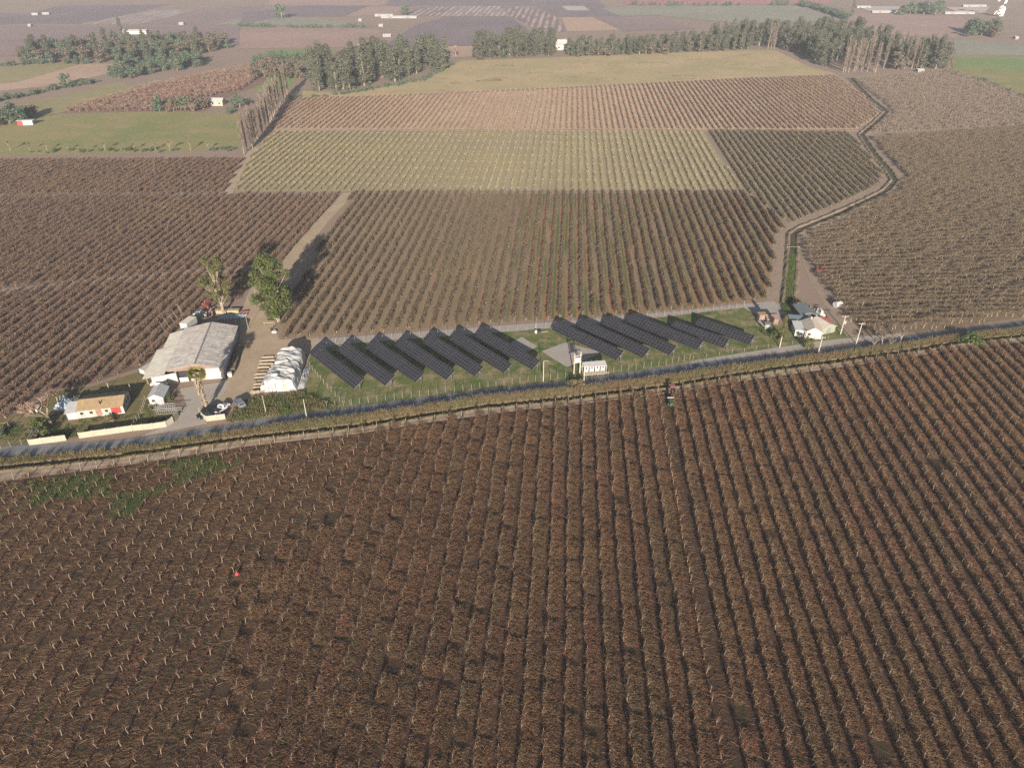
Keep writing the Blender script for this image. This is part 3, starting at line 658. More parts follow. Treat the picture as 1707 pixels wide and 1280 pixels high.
# ------------------------------------------------------------------ solar arrays
M_cell = NM('solar_cells', .3, .25)
_p = M_cell.n('ShaderNodeTexCoord').outputs['Object']
M_cell = M_cell.out(M_cell.mix(M_cell.math('MULTIPLY', M_cell.rand(), .6), (.016, .016, .021, 1), (.026, .025, .031, 1)))
M_frame = flat('panel_frame', (.14, .14, .15, 1), .5, .05, 3, .3, .3)
PW, PH = 1.0, 1.74
pm = MB()
pm.box((0, 0, 0), (PH-.02, PW-.02, .04), 0, 1)
for sy in (-1, 1): pm.face([(x, y, .0225) for x, y in ((sy*.430-.410, -.465), (sy*.430+.410, -.465), (sy*.430+.410, .465), (sy*.430-.410, .465))], 0)
panel_me = pm.mesh('solar_panel', [M_cell, M_frame])
TILT = math.radians(-29)
def array(label, far, near, n, axis_h=1.85):
    a = Vector(far); b_ = Vector(near); d = (b_-a).normalized()
    rz = math.atan2(d.y, d.x)-PI/2+PI                      # local +y runs from the near end to the far end
    mid = (a+b_)/2; Lh = n*PW/2
    root = thing('solar_array', label, 'solar array', (mid.x, mid.y, 0), rz, 'single axis solar arrays beside the road')
    M = Matrix.Translation((0, 0, axis_h)) @ Matrix.Rotation(TILT, 4, 'Y')
    for i in range(n):
        for s in (-1, 1):
            o = link('solar_panel', panel_me, root)
            o.matrix_local = M @ Matrix.Translation((s*(PH/2+.015), -Lh+PW*(i+.5), .14))
    b = MB(); b.tube((0, -Lh-.5, axis_h), (0, Lh+.2, axis_h), .08, .08, 8); b.build('torque_tube', M_steel, root)
    for k in range(5):
        y = -Lh-.2+(2*Lh+.2)*k/4; b = MB(); b.box((0, y, axis_h/2-.05), (.14, .18, axis_h)); b.build('post', M_frame, root)
    b = MB()
    for i in range(0, n+1, 1):
        y = -Lh+PW*i
        c0 = M @ Vector((-PH+.1, y, .07)); c1 = M @ Vector((PH-.1, y, .07)); b.tube(c0, c1, .025, .025, 4)
    b.build('rail', M_steel, root)
    return root
FARS = [(532, 574.5), (579, 571), (626.5, 566), (674, 562), (721, 557), (766, 553), (809, 550), (938, 538), (979, 534), (1019.5, 529.5), (1062, 525), (1134, 536.5), (1177, 532)]
NEARS = [(601, 652), (653, 646.5), (703, 641), (753.8, 637), (801, 631), (849, 625.7), (896, 620), (1035, 604), (1079, 600), (1123, 595.5), (1168, 586.7), (1212, 583.5), (1254, 578)]
NAMES = ['leftmost solar array of the left block, next to the wrapped stack', 'second solar array from the left, next to the array beside the wrapped stack', 'third solar array from the left in the left block',
 'middle solar array of the seven in the left block', 'fifth solar array from the left in the left block', 'sixth solar array from the left, next but one to the gravel pads', 'last solar array of the left block, beside the small gravel pad',
 'first solar array of the right block, reaching over the large gravel pad', 'second solar array of the right block, behind the white inverter shelter', 'third solar array of the right block', 'fourth long solar array of the right block, before the two short ones',
 'first of the two short solar arrays at the right end', 'rightmost short solar array, nearest to the farm sheds']
for i, (f, n_, t) in enumerate(zip(FARS, NEARS, NAMES)):
    a = Vector(G(*f, 2.8)); q = Vector(G(*n_)); d = (q-a).normalized(); perp = Vector((-d.y, d.x))   # towards the upper right
    a = a-perp*1.55; d = (q-a).normalized(); q2 = q-d*.4
    a2 = q2-d*(24 if i < 11 else 17)
    array(t, a2, q2, 24 if i < 11 else 17)

# ------------------------------------------------------------------ fences
post_me = MB(); post_me.tube((0, 0, 0), (0, 0, 1.9), .048, .042, 6); post_me = post_me.mesh('fence_post', M_post)
def fence(name, label, pts, step, h=1.9, wires=4, me=None, world=False):
    P = [Vector(p) for p in (pts if world else W(pts))]
    root = thing(name, label, 'fence', (P[0].x, P[0].y, 0)); wr = MB()
    for i in range(len(P)-1):
        n = max(1, round((P[i+1]-P[i]).length/step))
        for j in range(n+(1 if i == len(P)-2 else 0)):
            q = P[i].lerp(P[i+1], j/n)-P[0]; o = link('fence_post', me or post_me, root); o.location = (q.x, q.y, 0); o.scale = (1, 1, h/1.9*R.uniform(.94, 1.04)); o.rotation_euler = (R.uniform(-.04, .04), R.uniform(-.04, .04), 0)
        for k in range(wires):
            z = h*(k+.7)/wires*.95
            a, c = P[i]-P[0], P[i+1]-P[0]; wr.tube((a.x, a.y, z), (c.x, c.y, z), .007, .007, 3, 0, False)
    wr.build('wire', M_steel, root)
    return root
fence('wire_fence', 'wire fence with pale posts between the left solar arrays and the road', [(545, 680), (600, 673.5), (700, 661), (800, 647.5), (880, 637), (942, 630.5)], 2.1)
fence('wire_fence', 'wire fence with pale posts between the right solar arrays and the road', [(1010, 622.5), (1060, 616), (1110, 609), (1150, 600)], 2.0)
fence('wire_fence', 'wire fence along the gravel service track behind the solar panels', [(530, 586), (560, 573), (700, 561), (862, 550), (925, 544.5), (1050, 531), (1150, 524), (1240, 511)], 2.6, 1.8)
fence('wire_fence', 'overgrown wire fence left of the first solar array', [(517, 612), (540, 640), (566, 668), (584, 675)], 2.2, 1.6)
fence('wire_fence', 'low wire fence between the shaded shoulder and the right solar arrays', [(1155, 600), (1220, 589), (1300, 577), (1380, 565.5)], 4.0, 1.3, 3)
fence('wire_fence', 'thin wire fence at the far left beside the road', [(2, 748), (18, 744), (37, 742), (50, 741)], 2.5, 1.6, 3)
fence('garden_fence', 'dark mesh fence between the house garden and the guard house', [(222, 716), (236, 690), (243, 668)], 1.6, 1.6, 6)

# ------------------------------------------------------------------ poles
def pole(label, base, ytop, kind='cross', r=.16, mat=None, name='power_pole', group=None):
    x, y = G(*base); h = zat(x, y, ytop); o = thing(name, label, 'pole', (x, y, 0), R.uniform(-.2, .2), group)
    b = MB(); b.tube((0, 0, -.1), (0, 0, h), r, r*.6, 8); b.build('pole_shaft', mat or M_concpole, o)
    if kind in ('cross', 'trafo'):
        b = MB(); b.box((0, .1, h-.35), (1.9, .12, .12)); b.build('crossarm', M_concpole, o)
        for dx in (-.85, 0, .85):
            b = MB(); b.tube((dx, .1, h-.29), (dx, .1, h-.05), .06, .04, 6); b.build('insulator', M_palmdry, o)
    if kind == 'trafo':
        b = MB(); b.tube((.38, 0, h-2.6), (.38, 0, h-1.7), .28, .28, 10); b.build('transformer_can', M_concpole, o)
    if kind == 'lamp':
        b = MB(); b.tube((0, 0, h), (.9, -.2, h+.15), .04, .035, 5); b.box((1.1, -.25, h+.13), (.45, .18, .1)); b.build('lamp_arm', M_steel, o)
    return o
pole('tall concrete pole standing between road and shaded farmhouse bush', (1363, 592), 561, 'cross')
pole('tall concrete power pole with crossarm right of the green barn, beside the shoulder', (1427, 573), 538, 'cross')
pole('concrete pole carrying a small transformer beside the dirt path', (1401, 557), 526, 'trafo')
pole('short pale pole left of the white farmhouse, in front of a bushy tree', (1299.5, 579), 561, 'plain')
pole('pale pole between road and wrapped stack', (512, 699), 665, 'plain', .12)
pole('slim leaning pole in the scrub below the wrapped stack', (444, 690), 659, 'plain', .09)
pole('slim pale pole between the two blocks of solar arrays', (905.5, 636), 602, 'lamp', .13)
pole('white pole in front of the inverter shelter', (973, 640.5), 609, 'cross', .13)
pole('thin lamp pole behind the solar gravel pad', (893, 548), 536, 'plain', .07)
for i, (bx, ty) in enumerate([((429, 506), 483), ((414, 548), 524), ((395.5, 546), 534)]):
    pole(['thin pole behind the warehouse beside the machinery', 'slim pole in the yard beside the dirt track', 'thin pipe at the back corner of the warehouse'][i], bx, ty, 'plain', .06)
# long bare stakes standing in the left vineyard beside the warehouse
for i, ((x0, y0), (x1, y1)) in enumerate([((262, 557), (253, 548)), ((278, 556), (265, 536)), ((286, 550), (271, 529)), ((293, 540), (279, 522)), ((300, 537), (285, 515)), ((306, 531), (295, 507)), ((308, 528), (297, 509))]):
    a = Vector(G(x0, y0)); h = 4.0; t = Vector(G(x1, y1, h)); d = t-a
    o = MB(); o.tube((0, 0, 0), (d.x, d.y, h), .06, .04, 5); o = o.build('stake', M_post); o.location = (a.x, a.y, 0)
    tag(o, 'long pale leaning stake in the left vineyard beside the warehouse', 'stake', 'leaning stakes beside the warehouse')
# transformer platform on two poles
x0, y0 = G(956.5, 624); x1, y1 = G(966.5, 621.5)
hp_ = thing('transformer_platform', 'white two pole transformer platform beside the inverter shelter', 'transformer', ((x0+x1)/2, (y0+y1)/2, 0), 0)
hh = zat(x0, y0, 589); dx = (x1-x0)/2; dy = (y1-y0)/2
for s in (-1, 1):
    b = MB(); b.tube((s*dx, s*dy, 0), (s*dx, s*dy, hh), .17 if s < 0 else .2, .11, 8); b.build('pole_shaft', M_concpole, hp_)
for z in (hh*.86, hh*.55):
    b = MB(); b.box((0, 0, z), (2*dx+.9, .22, .16), math.atan2(dy, dx)); b.build('crossarm', M_concpole, hp_)
b = MB(); b.box((0, -.1, hh*.55+.75), (1.15, .8, 1.1)); b.build('transformer_tank', flat('white_paint', (.78, .77, .74, 1), .5, .06, 2), hp_)
for k in (-.35, 0, .35):
    b = MB(); b.tube((k, -.1, hh*.55+1.3), (k, -.1, hh*.55+1.65), .06, .04, 6); b.build('bushing', M_palmdry, hp_)
# inverter shelter
M_white = flat('white_sheet', (.45, .44, .43, 1), .5, .06, 1.5)
x, y = G(992, 623.5); sh = thing('inverter_shelter', 'white open shelter with electrical cabinets and railing beside the road', 'shelter', (x, y, 0), math.radians(9))
b = MB(); b.box((0, 1.2, .15), (6.4, 3.0, .3)); b.build('base_slab', M_gravel, sh)
b = MB(); b.face([(-3.1, .0, 2.35), (3.1, .0, 2.35), (3.1, 2.3, 2.6), (-3.1, 2.3, 2.6)]); b.face([(-3.1, 2.3, 2.54), (3.1, 2.3, 2.54), (3.1, .0, 2.29), (-3.1, .0, 2.29)])
for q in (((-3.1, 0), (3.1, 0)),): b.face([(-3.1, 0, 2.29), (3.1, 0, 2.29), (3.1, 0, 2.35), (-3.1, 0, 2.35)])
b.build('roof', M_white, sh)
for k in range(5):
    xx = -3+1.5*k
    for yy in (.1, 2.2):
        b = MB(); b.box((xx, yy, 1.3), (.08, .08, 2.0)); b.build('post', M_white, sh)
for k in range(4):
    b = MB(); b.box((-2.25+1.5*k, 1.0, 1.15), (1.15, .6, 1.7)); c = b.build('cabinet', M_white, sh)
    b = MB(); b.box((-2.25+1.5*k, .68, 1.55), (.4, .04, .5)); b.build('vent', M_dark, c)
b = MB(); b.box((.4, -.9, .95), (6.2, .08, .1)); b.box((.4, -.9, .55), (6.2, .06, .08))
for k in range(5): b.box((-2.6+1.5*k, -.9, .5), (.1, .1, 1.0))
b.build('railing', M_post, sh)
# small pump and crate on the solar grass
x, y = G(899, 554.5); o = thing('pump', 'small dark pump with white cover on the grass behind the solar panels', 'pump', (x, y, 0))
b = MB(); b.box((0, 0, .35), (.9, .7, .7)); b.build('body', M_dark, o); b = MB(); b.box((-1.0, -.1, .4), (.6, .6, .8)); b.build('cover', M_white, o)
b = MB(); b.tube((.6, 0, .2), (2.6, .5, .2), .12, .12, 6); b.build('pipe', M_post, o)

# ------------------------------------------------------------------ buildings
M_roofold = flat('fibre_cement_roof', (.60, .545, .50, 1), .9, .22, .8, 0, .1, .28)
M_rooflt = flat('lean_to_sheet', (.62, .58, .50, 1), .8, .12, .6, 0, .1, .15)
M_wallw = flat('white_wall', (.38, .37, .35, 1), .8, .05, .6)
M_cream = flat('cream_wall', (.32, .295, .235, 1), .85, .08, .5)
M_tile = flat('tan_roof', (.36, .26, .155, 1), .85, .15, 1.2, 0, .1, .3)
M_greyroof = flat('grey_roof', (.40, .40, .41, 1), .7, .12, .8)
M_roofdk = flat('dark_roof', (.20, .20, .20, 1), .7, .12, .8)
M_red = flat('red_paint', (.30, .045, .042, 1), .5, .15, 2)
M_orange = flat('orange_wall', (.30, .125, .075, 1), .8, .1, 1)
M_blue = flat('blue_grey_paint', (.30, .36, .42, 1), .5, .1, 2)
M_brick = flat('reddish_wall', (.24, .165, .135, 1), .9, .2, 1)
M_greenw = flat('green_wall', (.24, .265, .20, 1), .85, .12, 1)
M_glass = flat('window_glass', (.03, .035, .04, 1), .15, .1, 2, 0, .5)
def gable(o, L_, Wd, hw, hr, roofm, wallm, over=.3, ridge_u=.5, roof_part=True, sheets=None, walls='fblr'):
    """local: x across 0..Wd (ridge at Wd*ridge_u), y along 0..L_; wall height hw (or pair), ridge hr"""
    hl, hrr = hw if isinstance(hw, tuple) else (hw, hw); xr = Wd*ridge_u
    b = MB()
    if 'f' in walls: b.face([(0, 0, 0), (Wd, 0, 0), (Wd, 0, hrr), (xr, 0, hr), (0, 0, hl)])
    if 'b' in walls: b.face([(Wd, L_, 0), (0, L_, 0), (0, L_, hl), (xr, L_, hr), (Wd, L_, hrr)])
    if 'l' in walls: b.face([(0, L_, 0), (0, 0, 0), (0, 0, hl), (0, L_, hl)])
    if 'r' in walls: b.face([(Wd, 0, 0), (Wd, L_, 0), (Wd, L_, hrr), (Wd, 0, hrr)])
    if b.f: b.build('wall', wallm, o)
    for side, (xa, ha) in enumerate(((0, hl), (Wd, hrr))):
        dx = xa-xr; sl = (ha-hr)/dx; e = xa+math.copysign(over, dx); he = hr+sl*(e-xr)
        A = Vector((xr, -over, hr+.03)); Bv = Vector((e, -over, he+.03)); D = Vector((0, L_+2*over, 0)); t = .07
        if sheets is None:
            b = MB(); q = [A, Bv, Bv+D, A+D]; q = q if side == 1 else q[::-1]
            b.face(q); b.face([p-Vector((0, 0, t)) for p in q[::-1]])
            for i in range(4): b.face([q[i], q[i]-Vector((0, 0, t)), q[(i+1) % 4]-Vector((0, 0, t)), q[(i+1) % 4]])
            b.build('roof', roofm, o)
        else:
            ns, nl = sheets
            base = bpy.data.objects.new('roof', None); C.objects.link(base); base.parent = o
            for i in range(ns):
                for j in range(nl):
                    f0, f1 = i/ns, (i+1)/ns+.02; g0, g1 = j/nl, (j+1)/nl+.004
                    zz = .03*(ns-i)+R.uniform(0, .03)+.008*(j % 2)
                    pa = A.lerp(Bv, f0); pb = A.lerp(Bv, f1)
                    q = [pa+D*g0, pb+D*g0, pb+D*g1, pa+D*g1]; q = [p+Vector((0, 0, zz)) for p in (q if side == 1 else q[::-1])]
                    b = MB(); b.face(q); b.face([p-Vector((0, 0, .03)) for p in q[::-1]])
                    for k in range(4): b.face([q[k], q[k]-Vector((0, 0, .03)), q[(k+1) % 4]-Vector((0, 0, .03)), q[(k+1) % 4]])
                    b.build('roof_sheet', roofm, base)
def place(o, origin, xdir):
    o.location = (origin[0], origin[1], 0); o.rotation_euler = (0, 0, math.atan2(xdir[1], xdir[0]))
def wbox(name, c, d, m, parent, rz=0):
    b = MB(); b.box(c, d, rz); return b.build(name, m, parent)

# warehouse: local x runs along the front from the far left (0) to the right corner
A = Vector(G(375.5, 629.7)); Bk = Vector(G(397.7, 560.6)); yd = (Bk-A).normalized(); xd = Vector((yd.y, -yd.x))
LW = (Bk-A).length; WW = 13.6
wh = thing('warehouse', 'large warehouse with weathered grey gable roof and white front walls', 'warehouse'); place(wh, A-xd*WW, xd)
gable(wh, LW, WW, (3.7, 3.2), 4.9, M_roofold, M_wallw, .35, .52, sheets=(3, 10), walls='br')
wbox('ridge_cap', (WW*.52, LW/2, 5.03), (.35, LW+.5, .12), M_roofdk, wh)
# front: white wall pieces, dark panels painted as the unlit opening and doorway
wbox('wall', (WW-2.2, 0, 1.6), (4.4, .16, 3.2), M_wallw, wh); wbox('wall', (WW-6.4, .02, 1.3), (4.0, .14, 2.6), M_wallw, wh)
wbox('opening_shade', (WW-6.4, .5, 3.0), (4.0, .1, .9), M_dark, wh); wbox('door', (WW-10.1, .3, 1.5), (2.6, .1, 3.0), M_dark, wh)
wbox('gate', (WW-10.0, -.3, .7), (2.2, .08, 1.3), M_greyroof, wh)
b = MB(); b.face([(WW*.52, -.03, 4.85), (WW*.0, -.03, 3.65), (WW*.0, -.03, 3.2), (WW, -.03, 3.1), (WW, -.03, 3.15)]); b.build('gable_board', M_brick, wh)
b = MB(); b.prism([(-3.9, 0), (2.0, 0), (2.0, 3.3), (-3.9, 2.5)], -1.1, -.9); b.build('wall', M_wallw, wh)
wbox('wall', (2.0, -.4, 1.6), (.5, 1.2, 3.2), M_wallw, wh)
base = bpy.data.objects.new('lean_to_roof', None); C.objects.link(base); base.parent = wh
for i in range(2):
    for j in range(8):
        f0, f1 = i/2, (i+1)/2; wl = 5.6 if j < 5 else 4.2
        xa, xb = -.3-wl*f0, -.3-wl*f1; za, zb = 3.55-.95*f0-.04*i, 3.55-.95*f1-.04*i; y0, y1 = -1.6+(LW+1.5)*j/8, -1.6+(LW+1.5)*(j+1)/8-.02
        zz = R.uniform(0, .03)
        b = MB(); q = [(xa, y0, za+zz), (xa, y1, za+zz), (xb, y1, zb+zz), (xb, y0, zb+zz)]; b.face(q); b.face([(x, y, z-.04) for x, y, z in q[::-1]])
        for k in range(4): p0, p1 = q[k], q[(k+1) % 4]; b.face([p0, (p0[0], p0[1], p0[2]-.04), (p1[0], p1[1], p1[2]-.04), p1])
        b.build('roof_sheet', M_rooflt, base)
for j in range(6): wbox('post', (-5.5 if j < 4 else -4.2, .2+j*(LW-1)/5, 1.25), (.15, .15, 2.5), M_post, wh)
wbox('eave_board', (WW+.06, LW/2, 3.0), (.05, LW, .25), M_greyroof, wh)
def at_wh(x, y): p = A-xd*WW+xd*x+yd*y; return (p.x, p.y)
# things round the warehouse
p = at_wh(WW+1.2, .6); o = thing('tank', 'small white cube tank at the right front corner of the warehouse', 'tank', p, .2)
wbox('tank_body', (0, 0, .65), (1.1, 1.0, 1.1), M_wallw, o); wbox('cap', (.2, 0, 1.24), (.3, .3, .08), M_greyroof, o); wbox('pallet', (0, 0, .05), (1.2, 1.1, .1), M_post, o)
for i in range(6):
    p = at_wh(WW+1.3, 3.5+2.3*i); o = thing('pallet_stack', 'stack of dark pallets in the shade along the right wall of the warehouse', 'pallets', p, math.atan2(xd.y, xd.x)+R.uniform(-.06, .06), 'pallet stacks along the shaded warehouse wall')
    n = R.randint(5, 9)
    for k in range(n): wbox('pallet', (0, 0, .07+.15*k), (1.7, 1.9, .11), M_bark_dk, o)

# tan roofed house on the left
A = Vector(G(114.5, 699.6)); B2 = Vector(G(208.5, 688.6)); xd2 = (B2-A).normalized()
LH = (B2-A).length; hs = thing('house', 'low tan roofed house with red, orange and white front wall', 'house'); place(hs, A, xd2)
# local x along the front; gable with ridge along x
def ridge_x(o, x0, x1, dep, hw, hr, roofm, wallm, ov=.35):
    b = MB()
    for q in ([(x0, 0, 0), (x1, 0, 0), (x1, 0, hw), (x0, 0, hw)], [(x1, dep, 0), (x0, dep, 0), (x0, dep, hw), (x1, dep, hw)], [(x1, 0, 0), (x1, dep, 0), (x1, dep, hw), (x1, dep/2, hr), (x1, 0, hw)], [(x0, dep, 0), (x0, 0, 0), (x0, 0, hw), (x0, dep/2, hr), (x0, dep, hw)]): b.face(q)
    b.build('wall', wallm, o); sl = (hr-hw)/(dep/2); n = max(1, int((x1-x0)/1.3))
    base = bpy.data.objects.new('roof', None); C.objects.link(base); base.parent = o
    for s in (0, 1):
        for j in range(n):
            xa = x0-.15+(x1-x0+.3)*j/n; xb = x0-.15+(x1-x0+.3)*(j+1)/n-.01; zz = .04+R.uniform(0, .025)
            ye = -ov if s == 0 else dep+ov; he = hw-sl*ov
            q = [(xa, ye, he+zz), (xb, ye, he+zz), (xb, dep/2, hr+zz), (xa, dep/2, hr+zz)]
            if s: q = q[::-1]
            b = MB(); b.face(q); b.face([(x, y, z-.05) for x, y, z in q[::-1]])
            for k in range(4): p0, p1 = q[k], q[(k+1) % 4]; b.face([p0, (p0[0], p0[1], p0[2]-.05), (p1[0], p1[1], p1[2]-.05), p1])
            b.build('roof_sheet', roofm, base)
ridge_x(hs, 2.4, LH, 6.4, 2.3, 3.3, M_tile, M_wallw)
an = MB(); an.face([(0, -.1, 0), (2.4, -.1, 0), (2.4, -.1, 2.2), (0, -.1, 2.0)]); an.face([(0, 4, 0), (0, -.1, 0), (0, -.1, 2.0), (0, 4, 2.4)]); an.build('annexe_wall', M_wallw, hs)
an = MB(); an.face([(-.3, -.5, 2.05), (2.42, -.5, 2.15), (2.42, 3.6, 2.85), (-.3, 3.6, 2.75)]); an.face([(-.3, 3.6, 2.7), (2.42, 3.6, 2.8), (2.42, -.5, 2.1), (-.3, -.5, 2.0)]); an.build('annexe_roof', M_greyroof, hs)
for x_, w_, m_ in ((3.3, 1.2, M_cream), (5.4, 1.5, M_cream), (LH*.56, 1.4, M_orange), (LH*.70, 1.2, M_cream), (LH-1.7, 2.2, M_red)):
    if x_ < LH-.4: wbox('wall_panel', (x_, -.03, 1.15), (w_, .05, 1.7), m_, hs)
for x_ in (3.3, 5.4, LH*.70):
    f = wbox('window', (x_, -.06, 1.35), (.9, .06, .9), M_wallw, hs); wbox('pane', (x_, -.1, 1.35), (.7, .03, .7), M_glass, f)
wbox('door', (6.9, -.05, 1.0), (.85, .06, 1.95), M_brick, hs)
for y_ in (1.2, 3.0, 4.8):
    f = wbox('window', (LH+.02, y_, 1.4), (.06, .8, .9), M_brick, hs); wbox('pane', (LH+.06, y_, 1.4), (.03, .6, .7), M_glass, f)
wbox('chimney', (7.5, 1.2, 3.1), (.25, .25, .9), M_dark, hs)
o = thing('tarpaulin_pile', 'heap under blue and white tarpaulins left of the tan roofed house', 'tarpaulin', G(108, 676), 0)
b = MB()
NX = 9
for i in range(NX):
    for j in range(NX):
        pass
def heap(name, sx, sy, sz, m, parent, n=10, rough=.25, loc=(0, 0, 0)):
    v = {}; b = MB()
    for i in range(n+1):
        for j in range(n+1):
            u, w_ = i/n*2-1, j/n*2-1; r = max(abs(u), abs(w_)); k = max(0, 1-r**3)
            v[i, j] = (loc[0]+u*sx+R.uniform(-.08, .08), loc[1]+w_*sy+R.uniform(-.08, .08), loc[2]+sz*k*(1+R.uniform(-rough, rough)))
    for i in range(n):
        for j in range(n): b.face([v[i, j], v[i+1, j], v[i+1, j+1], v[i, j+1]])
    return b.build(name, m, parent)
heap('blue_sheet', 1.8, 2.3, 1.6, M_blue, o); heap('white_sheet', 1.0, .9, 1.7, M_wallw, o, loc=(-1.0, 2.0, .1)); heap('dark_sheet', 1.3, 1.0, 1.4, M_dark, o, loc=(2.2, 2.2, 0))
o = thing('playhouse', 'tiny white and blue sheeted hutch beside the bare willow', 'hutch', G(57.5, 687.5), .1)
wbox('wall', (0, .5, .5), (1.8, 1.4, 1.0), M_wallw, o); b = MB(); b.face([(-1.1, -.3, 1.0), (.1, -.3, 1.05), (.1, 1.4, 1.25), (-1.1, 1.4, 1.2)]); b.build('roof', M_orange, o)
b = MB(); b.face([(.1, -.3, 1.05), (1.1, -.3, 1.0), (1.1, 1.4, 1.2), (.1, 1.4, 1.25)]); b.build('roof', M_blue, o)
for i, px in enumerate([(181.5, 648), (218, 650)]):
    pole(['reddish white stub pole behind the tan roofed house', 'white stub pole between the tan roofed house and the guard house'][i], px, px[1]-10, 'plain', .1)
# swing frame at far left
o = thing('swing_frame', 'thin metal swing frame on the grass at the far left', 'swing', G(9, 716), .3)
b = MB()
for sx in (-1, 1):
    for sy in (-.7, .7): b.tube((sx, sy, 0), (sx, 0, 1.9), .04, .04, 5)
b.tube((-1, 0, 1.9), (1, 0, 1.9), .04, .04, 5); b.build('frame', M_post, o); wbox('seat', (0, 0, .55), (.5, .25, .05), M_wallw, o)

# guard house
A = Vector(G(251, 675.5)); xg = Vector((1, .12)).normalized(); gh = thing('guard_house', 'small grey guard house with gable roof beside the driveway', 'house'); place(gh, A, xg)
gable(gh, 4.6, 3.4, 2.3, 3.2, M_greyroof, M_wallw, .35)
f = wbox('window', (1.0, -.04, 1.3), (.9, .06, .8), M_wallw, gh); wbox('pane', (1.0, -.08, 1.3), (.7, .03, .6), M_glass, f); wbox('door', (2.5, -.04, 1.0), (.8, .06, 2.0), M_greyroof, gh)
# boundary walls
def wall(label, pts, h=1.55, th=.2):
    P = [Vector(p) for p in W(pts)]; o = thing('boundary_wall', label, 'wall', (P[0].x, P[0].y, 0))
    for i in range(len(P)-1):
        d = P[i+1]-P[i]; n = max(1, round(d.length/2.4)); rz = math.atan2(d.y, d.x)
        for j in range(n):
            c_ = P[i].lerp(P[i+1], (j+.5)/n)-P[0]; wbox('wall_panel', (c_.x, c_.y, h/2+R.uniform(-.02, .02)), (d.length/n-.02, th, h), M_cream, o, rz)
            e = P[i].lerp(P[i+1], j/n)-P[0]; wbox('pillar', (e.x, e.y, h/2+.06), (.26, .3, h+.12), M_cream, o, rz)
    return o
wall('short cream boundary wall in front of the dark bush at the far left', [(50.6, 741.7), (111.5, 733.7)])
wall('long cream boundary wall in front of the tan roofed house', [(133.8, 730), (178, 724), (221.4, 717.8)])
wall('cream boundary wall curving into the driveway in front of the guard house', [(222.8, 717.6), (255, 714.5), (278, 711), (289, 704), (298, 693)])
wall('curved cream boundary wall on the right side of the driveway entrance', [(333.6, 688.5), (338, 697), (346, 702), (376.5, 698)], 1.5)
# lattice gates
for lab, px, rz in (('grey lattice sliding gate left of the driveway entrance, below the guard house', (283, 690), .1), ('second grey lattice gate panel lying back beside the guard house', (272, 683), .1)):
    o = thing('lattice_gate', lab, 'gate', G(*px), rz); b = MB()
    for z in (.2, 1.0, 1.8): b.box((0, 0, z), (6.0, .07, .07))
    b.build('rail', M_steel, o)
    for k in range(13): wbox('bar', (-3+.5*k, 0, 1.0), (.05, .06, 1.7), M_steel, o)

# wrapped stack
A = Vector(G(469, 652.5)); Bk = Vector(G(489, 598)); yd = (Bk-A).normalized(); xs_ = Vector((yd.y, -yd.x)); LS = (Bk-A).length
stk = thing('wrapped_stack', 'big stack of crates wrapped in crumpled white plastic sheeting', 'stack', (A.x, A.y, 0), math.atan2(xs_.y, xs_.x))
M_plast = flat('white_plastic', (.44, .44, .435, 1), .45, .22, .7, 0, .4)
prof = [(-4.7, 0), (-4.6, 1.3), (-4.1, 1.9), (-3.5, 2.1), (-3.3, 2.9), (-2.6, 3.3), (-1.7, 3.4), (-.8, 3.6), (0, 3.5), (.8, 3.6), (1.7, 3.4), (2.5, 3.3), (3.0, 3.1), (3.3, 1.8), (3.6, 0)]
NS = 34; ring = []
for i in range(NS+1):
    t = i/NS; y = LS*t; tp = 1-.12*t; fold = R.uniform(-.16, .16)
    row = []
    for k, (x, z) in enumerate(prof):
        zz = z*(1 if 0 < t < 1 else .97)
        if k < 4 and t > .55: zz *= .55; x = x*.8
        if 4 <= k <= 11: zz += fold*(1-abs(k-7.5)/6)+R.uniform(-.12, .12)
        nz = mnoise.noise(Vector((x*.55, y*.5, 7.3)))*.55+mnoise.noise(Vector((x*1.4, y*1.2, 2.1)))*.3
        if z > .5: zz += nz*.9; x += mnoise.noise(Vector((z*1.3, y*.45, 4.7)))*.7
        x *= 1.1; row.append((x*tp+R.uniform(-.05, .05), y+R.uniform(-.08, .08)*(z > 0), max(0, zz)))
    ring.append(row)
b = MB()
for i in range(NS):
    for k in range(len(prof)-1): b.face([ring[i][k], ring[i][k+1], ring[i+1][k+1], ring[i+1][k]][::-1])
b.face(ring[0]); b.face(ring[-1][::-1]); b.build('plastic_cover', M_plast, stk)
heap('skirt_sheet', .9, 5.5, .55, M_plast, stk, 12, .5, (4.7, 6.2, 0)); heap('loose_fold', 1.0, .5, .5, M_plast, stk, 8, .5, (-1.4, 2.0, 3.6)); heap('loose_fold', .8, .4, .4, M_plast, stk, 8, .5, (-1.9, LS*.86, 2.9))
b = MB(); b.face([(1.0, -.06, 1.1), (1.5, -.06, .9), (1.55, -.06, 2.1), (1.15, -.06, 2.4)]); b.build('yellow_patch', flat('yellow_sheet', (.62, .50, .18, 1), .6, .1, 2), stk)
for x_ in (-3.0, -2.1, .9):
    b = MB(); b.tube((x_, -.08, .1), (x_*.97, -.1, 3.3), .03, .03, 4); b.build('strap', M_dark, stk)
